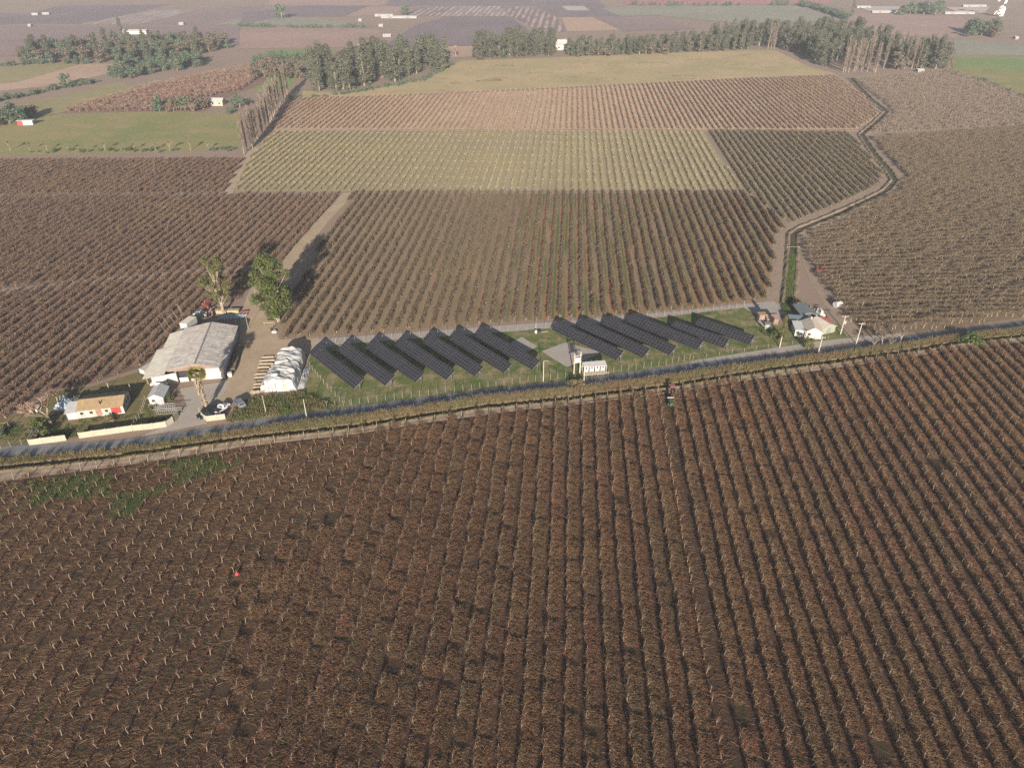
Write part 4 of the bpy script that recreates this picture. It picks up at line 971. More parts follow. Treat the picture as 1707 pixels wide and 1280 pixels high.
# planks lying beside the stack
for i in range(11):
    x, y = G(430+i*1.6+R.uniform(-2, 2), 652-i*5.6); o = MB(); ln = R.uniform(3.2, 4.6)
    o.box((0, 0, .14), (ln, .42, .26)); o.box((.1, .06, .33), (ln*.9, .3, .12)); o = o.build('plank', M_post if i not in (3, 6) else M_bark_dk); o.location = (x, y, 0); o.rotation_euler = (0, 0, R.uniform(.0, .14))
    tag(o, 'long pale timber beam lying left of the wrapped stack' if i not in (3, 6) else 'dark timber beam lying among the pale ones left of the wrapped stack', 'timber', 'timber beams beside the wrapped stack')
x, y = G(431, 655); o = thing('log_pile', 'small heap of split logs at the near left corner of the wrapped stack', 'logs', (x, y, 0), .15)
for k in range(9):
    b = MB(); zz = .18+.3*(k // 4); xx = -1.0+.55*(k % 4)+.2*(k // 4); b.tube((xx-.9, R.uniform(-.4, .4), zz), (xx+.9, R.uniform(-.3, .3), zz), .17, .15, 7); b.build('log', M_palmdry, o)
# ------------------------------------------------------------------ right hand farmstead
def local(o, px, rz): o.location = G(*px)+(0,); o.rotation_euler = (0, 0, rz)
fh = thing('farmhouse', 'small white farmhouse with tan and dark roof slopes beside the road', 'house', G(1340, 563.5), math.radians(-9))
gable(fh, 6.2, 4.6, 2.4, 3.6, M_tile, M_wallw, .35)
M_tanr = flat('pale_tan_roof', (.50, .44, .375, 1), .8, .1, .8, 0, .1, .15)
for ch in fh.children:
    if ch.name.startswith('roof'): ch.data.materials[0] = M_tanr
f = wbox('window', (1.2, -.04, 1.35), (.9, .06, .8), M_post, fh); wbox('pane', (1.2, -.08, 1.35), (.7, .03, .6), M_glass, f)
wbox('door', (3.2, -.04, 1.0), (.8, .06, 2.0), M_greyroof, fh); wbox('chimney', (2.3, 5.6, 3.7), (.4, .4, .9), M_wallw, fh)
wg = thing('house_wing', 'flat roofed grey and white wing on the left of the white farmhouse', 'house', G(1331, 562), math.radians(-6))
wbox('wall', (0, 2.4, 1.15), (2.4, 4.4, 2.3), M_wallw, wg)
b = MB(); b.face([(-1.4, -.1, 2.35), (1.3, -.1, 2.35), (1.3, 4.9, 2.8), (-1.4, 4.9, 2.8)]); b.face([(-1.4, 4.9, 2.74), (1.3, 4.9, 2.74), (1.3, -.1, 2.31), (-1.4, -.1, 2.31)]); b.build('roof', M_greyroof, wg)
wbox('door', (.2, .16, 1.0), (.8, .06, 1.9), M_greyroof, wg)
gb = thing('barn', 'pale green barn with tan gable roof between farmhouse and path', 'barn', G(1369, 559), math.radians(24))
gable(gb, 5.2, 5.0, 2.1, 3.2, M_tanr, M_greenw, .3, .5); wbox('door', (2.5, -.04, 1.0), (1.4, .06, 1.9), M_roofdk, gb)
M_bluer = flat('shade_dark_roof', (.13, .16, .18, 1), .8, .1, .6)  # blue dark of shade is put into the roof colour
M_browall = flat('brown_board_wall', (.16, .12, .09, 1), .9, .2, 1)
for lab, px, rz, L_, Wd in (('shed with a roof coloured dark as shade behind the white farmhouse', (1333, 535), .02, 6.5, 4.6),):
    s_ = thing('shed', lab, 'shed', G(*px), rz); gable(s_, L_, Wd, 2.2, 2.9, M_bluer, M_browall, .3); wbox('door', (2.2, -.04, .95), (1.0, .06, 1.9), M_bark_dk, s_)
ls = thing('shed', 'long low dark shed between the channel and the farmhouse', 'shed', G(1314, 541), math.radians(-9))
wbox('wall', (3.2, .9, 1.0), (6.6, 1.7, 2.0), M_browall, ls)
b = MB(); b.face([(-.2, -.3, 2.05), (6.8, -.3, 2.05), (6.8, 2.1, 2.35), (-.2, 2.1, 2.35)]); b.face([(-.2, 2.1, 2.3), (6.8, 2.1, 2.3), (6.8, -.3, 2.0), (-.2, -.3, 2.0)]); b.build('roof', M_bluer, ls)
sh2 = thing('shed', 'brown roofed shed at the end of the gravel track beside the right solar arrays', 'shed', G(1277, 541), .05)
ridge_x(sh2, 0, 3.6, 3.4, 1.9, 2.5, M_brick, M_brick)
sh3 = thing('shed', 'pale green little shed below the brown roofed shed', 'shed', G(1280, 547.5), -.1)
wbox('wall', (0, 0, .8), (2.2, 1.6, 1.6), M_greenw, sh3); wbox('roof', (0, 0, 1.65), (2.5, 1.9, .1), M_roofdk, sh3); wbox('door', (.4, -.82, .7), (.6, .05, 1.3), M_roofdk, sh3)
sh4 = thing('kiosk', 'tall narrow pinkish shed with white side panel beside the brown shed', 'kiosk', G(1269, 535), .1)
wbox('wall', (0, 0, 1.2), (2.4, 1.8, 2.4), M_brick, sh4); wbox('roof', (0, 0, 2.45), (2.8, 2.2, .1), M_tile, sh4); wbox('door', (-.3, -.92, 1.0), (.8, .05, 1.9), M_roofdk, sh4)
tr = thing('trailer', 'small white flat trailer leaning beside the brown shed', 'trailer', G(1271, 543.5), .25)
wbox('bed', (0, 0, .8), (1.4, 3.4, .12), M_wallw, tr); wbox('side_board', (-.68, 0, 1.0), (.06, 3.4, .4), M_wallw, tr); wbox('side_board', (.68, 0, 1.0), (.06, 3.4, .4), M_wallw, tr)
for s in (-1, 1):
    b = MB(); b.tube((s*.66, -.3, .35), (s*.86, -.3, .35), .35, .35, 10); b.build('wheel', M_dark, tr)
wbox('drawbar', (0, 2.2, .6), (.1, 1.2, .1), M_steel, tr)
tk = thing('tank', 'white plastic water tank on its side at the edge of the right vineyard', 'tank', G(1395.5, 512), .4)
b = MB(); b.tube((-1.2, 0, 1.0), (1.2, 0, 1.0), .95, .95, 14); b.build('tank_body', M_plast, tk); wbox('cradle', (-.7, 0, .15), (.2, 1.6, .5), M_bark_dk, tk); wbox('cradle', (.7, 0, .15), (.2, 1.6, .5), M_bark_dk, tk); b = MB(); b.tube((0, 0, 1.9), (0, 0, 2.05), .25, .2, 8); b.build('cap', M_dark, tk)
jk = thing('scrap_heap', 'heap of pale scrap metal and white sheets beside the dirt path', 'scrap', G(1364, 523), 0)
heap('scrap', 1.8, 2.2, 1.1, M_steel, jk, 9, .6); heap('white_sheet', 1.1, 1.4, 1.4, M_wallw, jk, 6, .5, (.3, -1.2, .1))
for k in range(6): wbox('bar', (R.uniform(-1.6, 1.6), R.uniform(-1.6, 1.6), R.uniform(.6, 1.2)), (R.uniform(1.2, 2.4), .1, .1), M_post, jk, R.uniform(0, 3))
o = thing('red_gate', 'low reddish board screen beside the path behind the green barn', 'screen', G(1374.5, 535), math.radians(-48)); wbox('board', (0, 0, .6), (3.4, .1, 1.2), M_red, o); wbox('post', (-1.6, .1, .7), (.12, .12, 1.4), M_post, o); wbox('post', (1.6, .1, .7), (.12, .12, 1.4), M_post, o)
o = thing('gate_rail', 'pale rail across the channel between its two banks', 'rail', G(1321, 416), 0)
b = MB(); b.tube((-2.2, 0, 1.1), (2.2, 0, 1.1), .07, .07, 5); b.build('rail', M_post, o)
for s in (-1, 1): wbox('post', (s*2.1, 0, .6), (.14, .14, 1.2), M_post, o)
o = thing('white_board_fence', 'row of short white posts along the channel by the dark shed', 'fence', G(1331, 527), 0)
for k in range(9): wbox('picket', (-.05*k, -2.2+1.1*k, .5), (.16, .16, 1.0), M_wallw, o)
wbox('rail', (-.2, 2.2, .85), (.08, 9.6, .1), M_wallw, o, .045)

# ------------------------------------------------------------------ vehicles and machines
def wheel(parent, x, y, r, wd, rim=None):
    b = MB(); b.tube((x-wd/2, y, r), (x+wd/2, y, r), r, r, 14); o = b.build('wheel', M_dark, parent)
    b = MB(); b.tube((x-wd/2-.01, y, r), (x+wd/2+.01, y, r), r*.55, r*.55, 10); b.build('rim', rim or M_steel, o)
def car(label, px, rz, paint, kind='suv'):
    o = thing('parked_car', label, 'car', G(*px), rz); wd = .88   # nose at +y
    side = [(-2.2, .35), (2.2, .35), (2.25, .75), (1.9, .95), (1.0, 1.02), (-2.15, 1.02), (-2.25, .7)]
    b = MB()
    for s in (-1, 1):
        q = [(s*wd, y, z) for y, z in side]; b.face(q if s > 0 else q[::-1])
    for i in range(len(side)):
        a, c = side[i], side[(i+1) % len(side)]; b.face([(-wd, a[0], a[1]), (wd, a[0], a[1]), (wd, c[0], c[1]), (-wd, c[0], c[1])][::-1])
    b.build('body', paint, o)
    y0, y1 = (-.35, 1.0) if kind == 'pickup' else (-2.1, 1.1)
    prof_ = [(y0, 1.02), (y1, 1.02), (y1-.55, 1.58), (y0+.25, 1.6)]; b = MB(); t = .72
    for s in (-1, 1):
        q = [(s*(wd-.03 if z < 1.1 else t), y, z) for y, z in prof_]; b.face(q if s > 0 else q[::-1])
    def xx(z): return wd-.03 if z < 1.1 else t
    for i in range(4):
        a, c = prof_[i], prof_[(i+1) % 4]; b.face([(-xx(a[1]), a[0], a[1]), (xx(a[1]), a[0], a[1]), (xx(c[1]), c[0], c[1]), (-xx(c[1]), c[0], c[1])][::-1])
    cab = b.build('cabin', paint, o)
    b = MB()
    b.face([(-.66, y1-.04+.03, 1.08), (.66, y1-.04+.03, 1.08), (.6, y1-.47+.03, 1.52), (-.6, y1-.47+.03, 1.52)]); b.build('windscreen', M_glass, o)
    b = MB(); b.face([(.66, y0+.03-.03, 1.1), (-.66, y0+.03-.03, 1.1), (-.6, y0+.19-.03, 1.52), (.6, y0+.19-.03, 1.52)]); b.build('rear_window', M_glass, o)
    for s in (-1, 1):
        b = MB(); q = [(s*(wd-.01), y0+.25, 1.1), (s*(wd-.01), y1-.2, 1.1), (s*(t+.03), y1-.6, 1.5), (s*(t+.03), y0+.35, 1.5)]; b.face(q if s > 0 else q[::-1]); b.build('side_window', M_glass, o)
        for y in (-1.35, 1.35): wheel(o, s*.8, y, .35, .22)
        wbox('headlight', (s*.62, 2.24, .72), (.35, .06, .16), M_wallw, o); wbox('tail_light', (s*.72, -2.26, .8), (.2, .05, .22), M_red, o)
    if kind == 'pickup': wbox('load_bed', (0, -1.3, 1.0), (1.45, 1.6, .08), M_dark, o); wbox('tailgate', (0, -2.24, .8), (1.6, .06, .4), paint, o)
    return o
P_white = flat('car_white', (.72, .72, .72, 1), .3, .03, 1, 0, .5); P_grey = flat('car_grey', (.24, .24, .27, 1), .3, .04, 1, .4, .5); P_black = flat('car_black', (.012, .014, .016, 1), .25, .05, 1, 0, .5); P_silver = flat('car_silver', (.42, .46, .50, 1), .35, .05, 1, .4, .5)
car('white pickup parked behind the right gate wall, nose to the yard', (370.5, 684), math.radians(-16), P_white, 'pickup')
car('grey car parked in the yard beside the scrub, right of the white pickup', (400, 675), math.radians(38), P_grey)
car('black car behind the curved gate wall under the palm', (343.5, 692), math.radians(150), P_black)
car('dark car behind the gate wall between the palm and the white pickup', (355, 690), math.radians(-8), P_black)
car('silver blue pickup parked among the machinery behind the warehouse', (336, 526), math.radians(80), P_silver, 'pickup')
car('small reddish white van in front of the lean-to of the warehouse', (268, 641), math.radians(95), flat('car_offwhite', (.66, .58, .52, 1), .4, .05, 1))
def tractor(label, px, rz, paint=None, cab=True, s=1.0):
    paint = paint or M_red; o = thing('tractor', label, 'tractor', G(*px), rz); o.scale = (s, s, s)
    b = MB(); b.box((0, 1.1, 1.05), (.75, 1.9, .7), 0, 0, .9); b.build('hood', paint, o)
    wbox('chassis', (0, .3, .65), (.5, 3.2, .4), M_dark, o)
    for sx in (-1, 1):
        wheel(o, sx*.85, -.6, .8, .42, paint); wheel(o, sx*.75, 1.5, .48, .28, paint)
        wbox('fender', (sx*.85, -.55, 1.62), (.5, 1.1, .08), paint, o)
    if cab:
        for sx in (-.55, .55):
            for y in (-.9, .15): wbox('cab_post', (sx, y, 1.8), (.07, .07, 1.2), M_dark, o)
        wbox('cab_roof', (0, -.38, 2.45), (1.35, 1.35, .12), paint, o)
    wbox('seat', (0, -.5, 1.3), (.5, .5, .4), M_dark, o)
    b = MB(); b.tube((.25, 1.4, 1.3), (.25, 1.4, 2.2), .05, .05, 6); b.build('exhaust', M_steel, o)
    return o
tractor('red tractor parked by the tall thin tree behind the warehouse', (348, 513), 1.2)
tractor('faded red tractor behind the warehouse beside the silver blue pickup', (351, 527), .2, flat('faded_red', (.52, .24, .2, 1), .7, .2, 2), False)
tractor('red tractor at the edge of the right vineyard canopy', (1368, 455), PI/2+.1, None, True, .95)
tractor('red tractor on the near farm track, leaving the foreground rows', (1119, 655), 0.05, flat('dusty_red', (.27, .13, .12, 1), .7, .2, 2), True)
sp_ = thing('sprayer', 'green and white sprayer towed behind the tractor into the foreground rows', 'sprayer', G(1118, 676), .03)
b = MB(); b.tube((0, -1.3, 1.05), (0, 1.0, 1.05), .62, .62, 12); b.build('tank_body', flat('green_tank', (.06, .09, .045, 1), .5, .1, 2), sp_); wbox('boom', (0, 1.0, 1.75), (1.7, .2, .16), M_wallw, sp_)
for sx in (-1, 1): wheel(sp_, sx*.75, -.2, .5, .28)
wbox('drawbar', (0, 1.7, .55), (.12, 1.6, .12), M_steel, sp_)
tt = thing('box_trailer', 'white box trailer behind the left rear corner of the warehouse', 'trailer', G(310, 553), math.radians(-14))
wbox('box', (0, 2.0, 1.7), (2.4, 4.6, 2.2), M_wallw, tt); wbox('roof', (0, 2.0, 2.83), (2.46, 4.66, .06), M_rooflt, tt); wbox('rear_door', (0, -.32, 1.6), (1.9, .06, 1.8), M_blue, tt)
for sx in (-1, 1):
    wheel(tt, sx*1.0, 1.2, .45, .28); wheel(tt, sx*1.0, 2.4, .45, .28)
tt = thing('tank_trailer', 'long white trailer in the shade left of the lean-to of the warehouse', 'trailer', G(240, 626), math.radians(-25))
wbox('box', (0, 2.0, 1.3), (1.9, 4.4, 1.3), M_wallw, tt); wbox('tailboard', (0, -.24, 1.2), (1.7, .06, 1.0), M_greyroof, tt)
for sx in (-1, 1): wheel(tt, sx*.85, 1.2, .4, .25)
st2 = thing('board_stack', 'long stack of pale yellow boards behind the warehouse machinery', 'boards', G(379, 521.5), .02)
for k in range(5):
    for j in range(2): wbox('board', (-1.9+3.9*j, 0, .15+.22*k), (3.7-R.uniform(0, .3), 1.5, .18), flat('yellow_boards', (.34, .29, .185, 1), .8, .12, 2) if k+j == 0 else bpy.data.materials['yellow_boards'], st2)
for i in range(8):
    x, y = G(366+5.4*i, 531.5-.3*i); o = MB(); o.tube((0, -1.4, .35), (.9, 1.4, .35), .32, .32, 9); o = o.build('drum', M_blue); o.location = (x, y, 0)
    tag(o, 'long blue grey drum lying in the shade behind the warehouse', 'drum', 'row of drums behind the warehouse')
o = thing('implement', 'rusty red implement at the right end of the board stack', 'implement', G(407, 523), .3)
wbox('frame', (0, 0, .7), (2.2, .3, .25), M_red, o)
for k in range(5):
    b = MB(); b.tube((-1+.5*k, 0, .7), (-1+.5*k, -.3, .05), .06, .04, 5); b.build('tine', M_bark_dk, o)
o = thing('metal_bin', 'dark green skip in the shade beside the faded red tractor', 'bin', G(327, 535), -.3)
for c_, d_ in (((0, 0, .1), (2.4, 3.2, .1)), ((-1.2, 0, .6), (.08, 3.2, 1.1)), ((1.2, 0, .6), (.08, 3.2, 1.1)), ((0, 1.6, .6), (2.4, .08, 1.1)), ((0, -1.6, .6), (2.4, .08, 1.1))): wbox('side_panel', c_, d_, M_greenw, o)
o = thing('bench_table', 'pale yellow board table beside the big tree in the yard', 'table', G(450.5, 541), 0)
wbox('top', (0, 0, 1.0), (3.4, 1.6, .12), bpy.data.materials['yellow_boards'], o)
for sx in (-1.5, 1.5):
    for sy in (-.6, .6): wbox('leg', (sx, sy, .5), (.1, .1, 1.0), M_post, o)
o = thing('white_basin', 'small white upturned basin under the big tree beside the yard', 'basin', G(457.5, 553.5), 0)
b = MB(); b.tube((0, 0, 0), (0, 0, .5), .9, .55, 12); b.build('bowl', M_wallw, o); wbox('base', (-1.0, .7, .5), (.4, .4, 1.0), M_dark, o)
o = thing('red_cloth', 'red cloth hanging over a vine stake in the lower left vineyard', 'cloth', G(396, 960), 0)
b = MB()
for k in range(9):
    a, a2 = 2*PI*k/9, 2*PI*(k+1)/9; r = .32+.08*(k % 2); r2 = .32+.08*((k+1) % 2)
    b.face([(0, 0, 1.25), (r*math.cos(a), r*math.sin(a), .45), (r2*math.cos(a2), r2*math.sin(a2), .45)])
b.build('sheet', flat('cloth_red', (.42, .05, .06, 1), .8, .1, 4), o); b = MB(); b.tube((0, 0, 0), (0, 0, 1.3), .04, .03, 5); b.build('stake', M_post, o)

# ------------------------------------------------------------------ trees
def leaves(b, c, r, n, size, mi=0, sq=1.0, surf=.5):
    for k in range(n):
        d = Vector((R.gauss(0, 1), R.gauss(0, 1), R.gauss(0, 1))).normalized(); rr = r*(surf+(1-surf)*R.random())*R.uniform(.85, 1.1)
        p = Vector(c)+Vector((d.x*rr, d.y*rr, d.z*rr*sq)); a = Vector((R.gauss(0, 1), R.gauss(0, 1), R.gauss(0, .6))).normalized(); e = a.cross(d+Vector((0, 0, .3))).normalized()
        s = size*R.uniform(.6, 1.3); b.face([p-a*s*.5, p+e*s*.45, p+a*s*.5, p-e*s*.45], mi)
def tree_kind(kind, seed):
    """returns (trunk mesh, crown mesh) of about unit kind; heights in metres"""
    R.seed(seed); t = MB(); c = MB()
    if kind == 'euc':
        h = 22; t.path([(0, 0, 0), (R.uniform(-.5, .5), 0, 8), (R.uniform(-1, 1), R.uniform(-1, 1), 15), (0, 0, 20)], .42, .1, 6)
        for k in range(22):
            z = 2.0+19.5*k/21+R.uniform(-.8, .8); a = R.uniform(0, 2*PI); r = R.uniform(.6, 2.7)*(1 if z < 17 else .5)
            p = Vector((r*math.cos(a), r*math.sin(a), z)); t.path([(0, 0, z-2.5), p], .14, .05, 4); leaves(c, p, R.uniform(1.7, 2.7), 100, .8, 0, 1.15)
        return t.mesh('trunk', M_bark_pale), c.mesh('crown', M_leaf_euc)
    if kind in ('broad', 'gbroad'):
        t.path([(0, 0, 0), (.2, 0, 2), (0, .2, 6)], .35, .1, 6)
        for k in range(12):
            a = R.uniform(0, 2*PI); r = R.uniform(.5, 2.6); p = Vector((r*math.cos(a), r*math.sin(a), R.uniform(2.2, 8.2)-.35*r)); t.path([(0, 0, 2), p], .12, .04, 4); leaves(c, p, R.uniform(1.2, 1.9), 75, .7)
        return t.mesh('trunk', M_bark_dk), c.mesh('crown', M_leaf_br if kind == 'broad' else M_leaf_gb)
    if kind == 'poplar':
        h = 26; t.tube((0, 0, 0), (0, 0, h*.9), .3, .05, 6)
        for k in range(230):
            z = 2.5+(h-4)*R.random()**.9; a = R.uniform(0, 2*PI); d = Vector((math.cos(a)*.28, math.sin(a)*.28, 1)); p = Vector((math.cos(a)*.2, math.sin(a)*.2, z)); cane(c, p, d, R.uniform(2.5, 5)*(1 if z < h*.75 else .6), -.05, R.uniform(.14, .3), 0, 3)
        return t.mesh('trunk', M_bark_pale), c.mesh('crown', M_twig_pop)
    if kind == 'bare':
        def br(p, d, ln, r, dep):
            q = p+d*ln; t.tube(p, q, r, r*.65, 5 if dep < 2 else 4)
            if dep >= 3:
                for k in range(14): cane(c, p.lerp(q, R.random()), d+Vector((R.gauss(0, .5), R.gauss(0, .5), R.uniform(-.1, .5))), ln*R.uniform(.6, 1.3), .05, .09, 0, 2)
                return
            for k in range(3 if dep else 4):
                nd = (d+Vector((R.gauss(0, .55), R.gauss(0, .55), R.uniform(-.05, .4)))).normalized(); br(q, nd, ln*R.uniform(.6, .85), r*.6, dep+1)
        br(Vector((0, 0, 0)), Vector((.05, 0, 1)), 2.2, .3, 0)
        return t.mesh('trunk', M_bark_pale), c.mesh('crown', M_twig_pink)
    if kind == 'bush':
        t.tube((0, 0, 0), (0, 0, 1), .12, .08, 5)
        for k in range(9):
            a = R.uniform(0, 2*PI); r = R.uniform(.2, 1.4); leaves(c, (r*math.cos(a), r*math.sin(a), R.uniform(.6, 2.2)-.2*r), R.uniform(.6, 1.0), 60, .34)
        return t.mesh('trunk', M_bark_dk), c.mesh('crown', M_leaf_br)
KINDS = {k: [tree_kind(k, 500+31*i+len(k)) for i in range(n)] for k, n in (('euc', 6), ('broad', 5), ('gbroad', 4), ('poplar', 4), ('bare', 3), ('bush', 4))}
NM_ = {'euc': ('eucalyptus_tree', 22), 'broad': ('broadleaf_tree', 9.5), 'gbroad': ('brown_tree', 9.5), 'poplar': ('poplar_tree', 26), 'bare': ('bare_tree', 8), 'bush': ('bush', 3)}
def tree(kind, x, y, h, label, group=None, fat=1.0, cat='tree', name=None, crown_mat=None):
    nm, base = NM_[kind]; o = thing(name or nm, label, cat, (x, y, 0), R.uniform(0, 2*PI), group); s = h/base; o.scale = (s*fat, s*fat, s)
    tr_, cr_ = R.choice(KINDS[kind]); link('trunk', tr_, o); c_ = link('crown', cr_, o)
    if crown_mat: c_.material_slots[0].link = 'OBJECT'; c_.material_slots[0].material = crown_mat
    return o
def wood(poly, n, mind, kinds, label, group, hs, fat=(.9, 1.25)):
    pw = W(poly); x0, x1 = min(p[0] for p in pw), max(p[0] for p in pw); y0, y1 = min(p[1] for p in pw), max(p[1] for p in pw); got = []; tries = 0
    while len(got) < n and tries < 20000:
        tries += 1; x, y = R.uniform(x0, x1), R.uniform(y0, y1)
        if not inside((x, y), pw) or any((x-a)**2+(y-b_)**2 < mind**2 for a, b_ in got): continue
        got.append((x, y)); k = R.choices([q[0] for q in kinds], [q[1] for q in kinds])[0]; hh = R.uniform(*hs)*{'poplar': 1.1, 'gbroad': .85, 'broad': .85, 'bare': .7}.get(k, 1)
        tree(k, x, y, hh, label % {'euc': 'grey green eucalyptus', 'broad': 'blue green leafy tree', 'gbroad': 'greyish brown tree', 'poplar': 'bare pinkish poplar', 'bare': 'bare tree', 'bush': 'green bush'}[k], group+' ('+NM_[k][0]+')', R.uniform(*fat))
    return len(got)
R.seed(77)
ntr = []
ntr.append(wood([(515, 154), (575, 158), (640, 142), (700, 130), (748, 117), (735, 104), (600, 110), (530, 120), (505, 135)], 62, 6.0, [('euc', 1)], '%s in the central grove behind the pink vineyard', 'central grove', (16, 22.5), (1.3, 1.7)))
ntr.append(wood([(40, 108), (150, 104), (235, 107), (330, 92), (385, 82), (372, 70), (300, 72), (200, 76), (100, 84), (35, 96)], 120, 9.0, [('broad', 4), ('gbroad', 4), ('euc', 1.5)], '%s in the wide wood at the upper left', 'upper left wood', (12, 17), (1.1, 1.5)))
ntr.append(wood([(165, 126), (205, 134), (275, 122), (335, 112), (338, 100), (270, 103), (230, 112)], 34, 7.0, [('broad', 1)], '%s in the fringe below the upper left wood', 'fringe below the wood', (9, 13), (1.1, 1.5)))
ntr.append(wood([(792, 101), (925, 94), (922, 80), (880, 78), (792, 90)], 40, 8.0, [('euc', 1)], '%s in the tree belt behind the tan meadow, left of the white house', 'left part of the meadow belt', (13, 19), (1.3, 1.7)))
ntr.append(wood([(950, 96), (1100, 90.5), (1250, 83), (1250, 76), (1170, 76), (1080, 84), (945, 90)], 95, 6.0, [('euc', 5), ('gbroad', 1)], '%s in the long tree line behind the tan meadow', 'long line behind the meadow', (10, 15), (1.25, 1.7)))
ntr.append(wood([(1180, 76), (1255, 76), (1255, 64), (1190, 68)], 22, 8.0, [('euc', 1)], '%s in the taller clump at the right end of the tree line', 'taller clump of the tree line', (14, 19)))
ntr.append(wood([(1256, 77), (1300, 81), (1340, 97), (1362, 112), (1420, 105), (1480, 92), (1470, 72), (1400, 62), (1262, 66)], 85, 7.0, [('euc', 6), ('poplar', 1)], '%s in the big wood at the upper right', 'upper right wood', (15, 20.5), (1.25, 1.7)))
ntr.append(wood([(1470, 117), (1575, 115), (1572, 97), (1490, 95)], 34, 6.0, [('euc', 5), ('poplar', 2), ('gbroad', 1)], '%s at the right end of the upper right wood', 'right end of the upper right wood', (15, 20), (1.2, 1.6)))
ntr.append(wood([(1610, 61), (1665, 64), (1672, 55), (1620, 51)], 12, 7.0, [('broad', 3), ('gbroad', 1)], '%s in the clump standing in the far right fields', 'clump in the far right fields', (15, 20), (1.2, 1.5)))
ntr.append(wood([(1500, 25), (1570, 26), (1568, 18), (1510, 20)], 12, 12.0, [('broad', 1)], '%s between the two far greenhouse plots', 'trees between the greenhouses', (14, 22), (1.2, 1.6)))
ntr.append(wood([(432, 104), (520, 104), (520, 97), (436, 98)], 16, 7.0, [('broad', 1)], '%s beside the green crop strip', 'trees beside the green strip', (6, 9), (1.2, 1.5)))
ntr.append(wood([(415, 132), (510, 132), (505, 112), (425, 112)], 22, 8.0, [('gbroad', 4), ('broad', 1)], '%s left of the central grove', 'trees left of the grove', (10, 15), (1.1, 1.4)))
ntr.append(wood([(-20, 218), (50, 205), (45, 190), (-20, 195)], 9, 6.0, [('broad', 1)], '%s near the coloured cabin at the left edge', 'trees by the coloured cabin', (8, 12), (1.2, 1.5)))
ntr.append(wood([(255, 187), (340, 187), (345, 178), (262, 178)], 10, 6.0, [('broad', 1), ('gbroad', 2)], '%s beside the small white cottage', 'trees beside the cottage', (8, 13), (1.1, 1.4)))
print('trees', ntr)
for i in range(15):                                              # pale poplar row in the big right wood
    x, y = G(1398+R.uniform(0, 62), 122-R.uniform(0, 6)); tree('poplar', x, y, R.uniform(20, 26), 'bare pinkish poplar in the pale row at the front of the upper right wood', 'pale poplar row in the right wood', 1.1)
for i in range(7):
    x, y = G(1502+R.uniform(0, 28), 117-R.uniform(0, 4)); tree('poplar', x, y, R.uniform(18, 22), 'bare pinkish poplar in the small group near the right end of the wood', 'small poplar group in the right wood', 1.0)
for i in range(3):
    x, y = G(1280+5*i, 82); tree('poplar', x, y, R.uniform(22, 26), 'bare pinkish poplar at the corner of the tan meadow', 'poplars at the meadow corner', 1.2)
for i in range(20):                                              # bare poplar row by the left meadow
    f = i/19; x, y = G(408+70*f**.8, 258-100*f); tree('poplar', x+R.uniform(-1, 1), y, R.uniform(16, 22), 'bare pinkish poplar in the row between left meadow and vineyards', 'bare poplar row by the left meadow', 1.2)
for px, h, k, lab in (((112, 142), 9, 'broad', 'round green tree alone between the ploughed fields on the left'), ((42, 200), 9, 'broad', 'dense green tree nearest to the coloured cabin'), ((55, 193), 7.5, 'gbroad', 'yellowish tree behind the coloured cabin'),
        ((470, 32), 18, 'broad', 'lone round tree in the far mauve fields'), ((676, 26), 15, 'broad', 'round tree beside the long white greenhouse'), ((203, 60), 17, 'euc', 'dark upright tree rising behind the upper left wood'),
        ((400, 180), 10, 'broad', 'dark green tree right of the small white cottage'), ((385, 190), 5, 'bush', 'low bush right of the cottage'), ((340, 182), 9, 'gbroad', 'brownish tree left of the cottage'), ((743, 105), 20, 'euc', 'single eucalyptus at the right end of the central grove'), ((760, 95), 12, 'bare', 'bare tree between grove and meadow belt'), ((1420, 24), 16, 'euc', 'tall tree left of the far greenhouse plot'), ((1400, 30), 10, 'broad', 'small tree on the far dark hedge line')):
    x, y = G(*px); tree(k, x, y, h, lab, None, 1.4 if k in ('broad', 'gbroad') else 1.0)
# hedges and scrub lines far off, each one mass
def hedge(label, pts, wd, h, m, dens=.5):
    P = [Vector(p) for p in W(pts)]; q = []
    for i in range(len(P)-1):
        n = int((P[i+1]-P[i]).length*dens)+1
        for j in range(n):
            s = P[i].lerp(P[i+1], R.random()); q.append((s.x+R.gauss(0, wd/3), s.y+R.gauss(0, wd/3), 0, R.uniform(0, 6), h*R.uniform(.5, 1.2)/3, R.randrange(4)))
    scatter('hedge', q, [k[1] if m is None else m_ for k in KINDS['bush'] for m_ in [k[1]]], label, 'hedge')
hedge('low dark hedge along the lower edge of the left meadow', [(60, 255), (200, 252), (330, 252), (395, 250)], 5, 2.2, None, .35)
hedge('scrubby hedge line between fallow and ploughed fields on the left', [(-20, 172), (50, 160), (100, 147), (165, 138)], 6, 4, None, .5)
hedge('scrub on the bank beside the right meadow', [(1580, 120), (1640, 138), (1707, 164)], 4, 3, None, .4)
hedge('dark tree line across the far right fields', [(1290, 9), (1340, 10), (1375, 20), (1412, 33)], 9, 8, None, .3)
hedge('dark hedge across the far fields above the grove', [(400, 45), (520, 47), (625, 46)], 6, 5, None, .25)
hedge('far hedge at the top right', [(1040, 9), (1180, 10), (1260, 9)], 8, 6, None, .12)
hedge('weedy scrub under the central grove', [(480, 165), (560, 160), (700, 135), (760, 105)], 5, 3, None, .5)
hedge('low scrub below the left wood', [(0, 112), (60, 106), (150, 106)], 6, 5, None, .4)

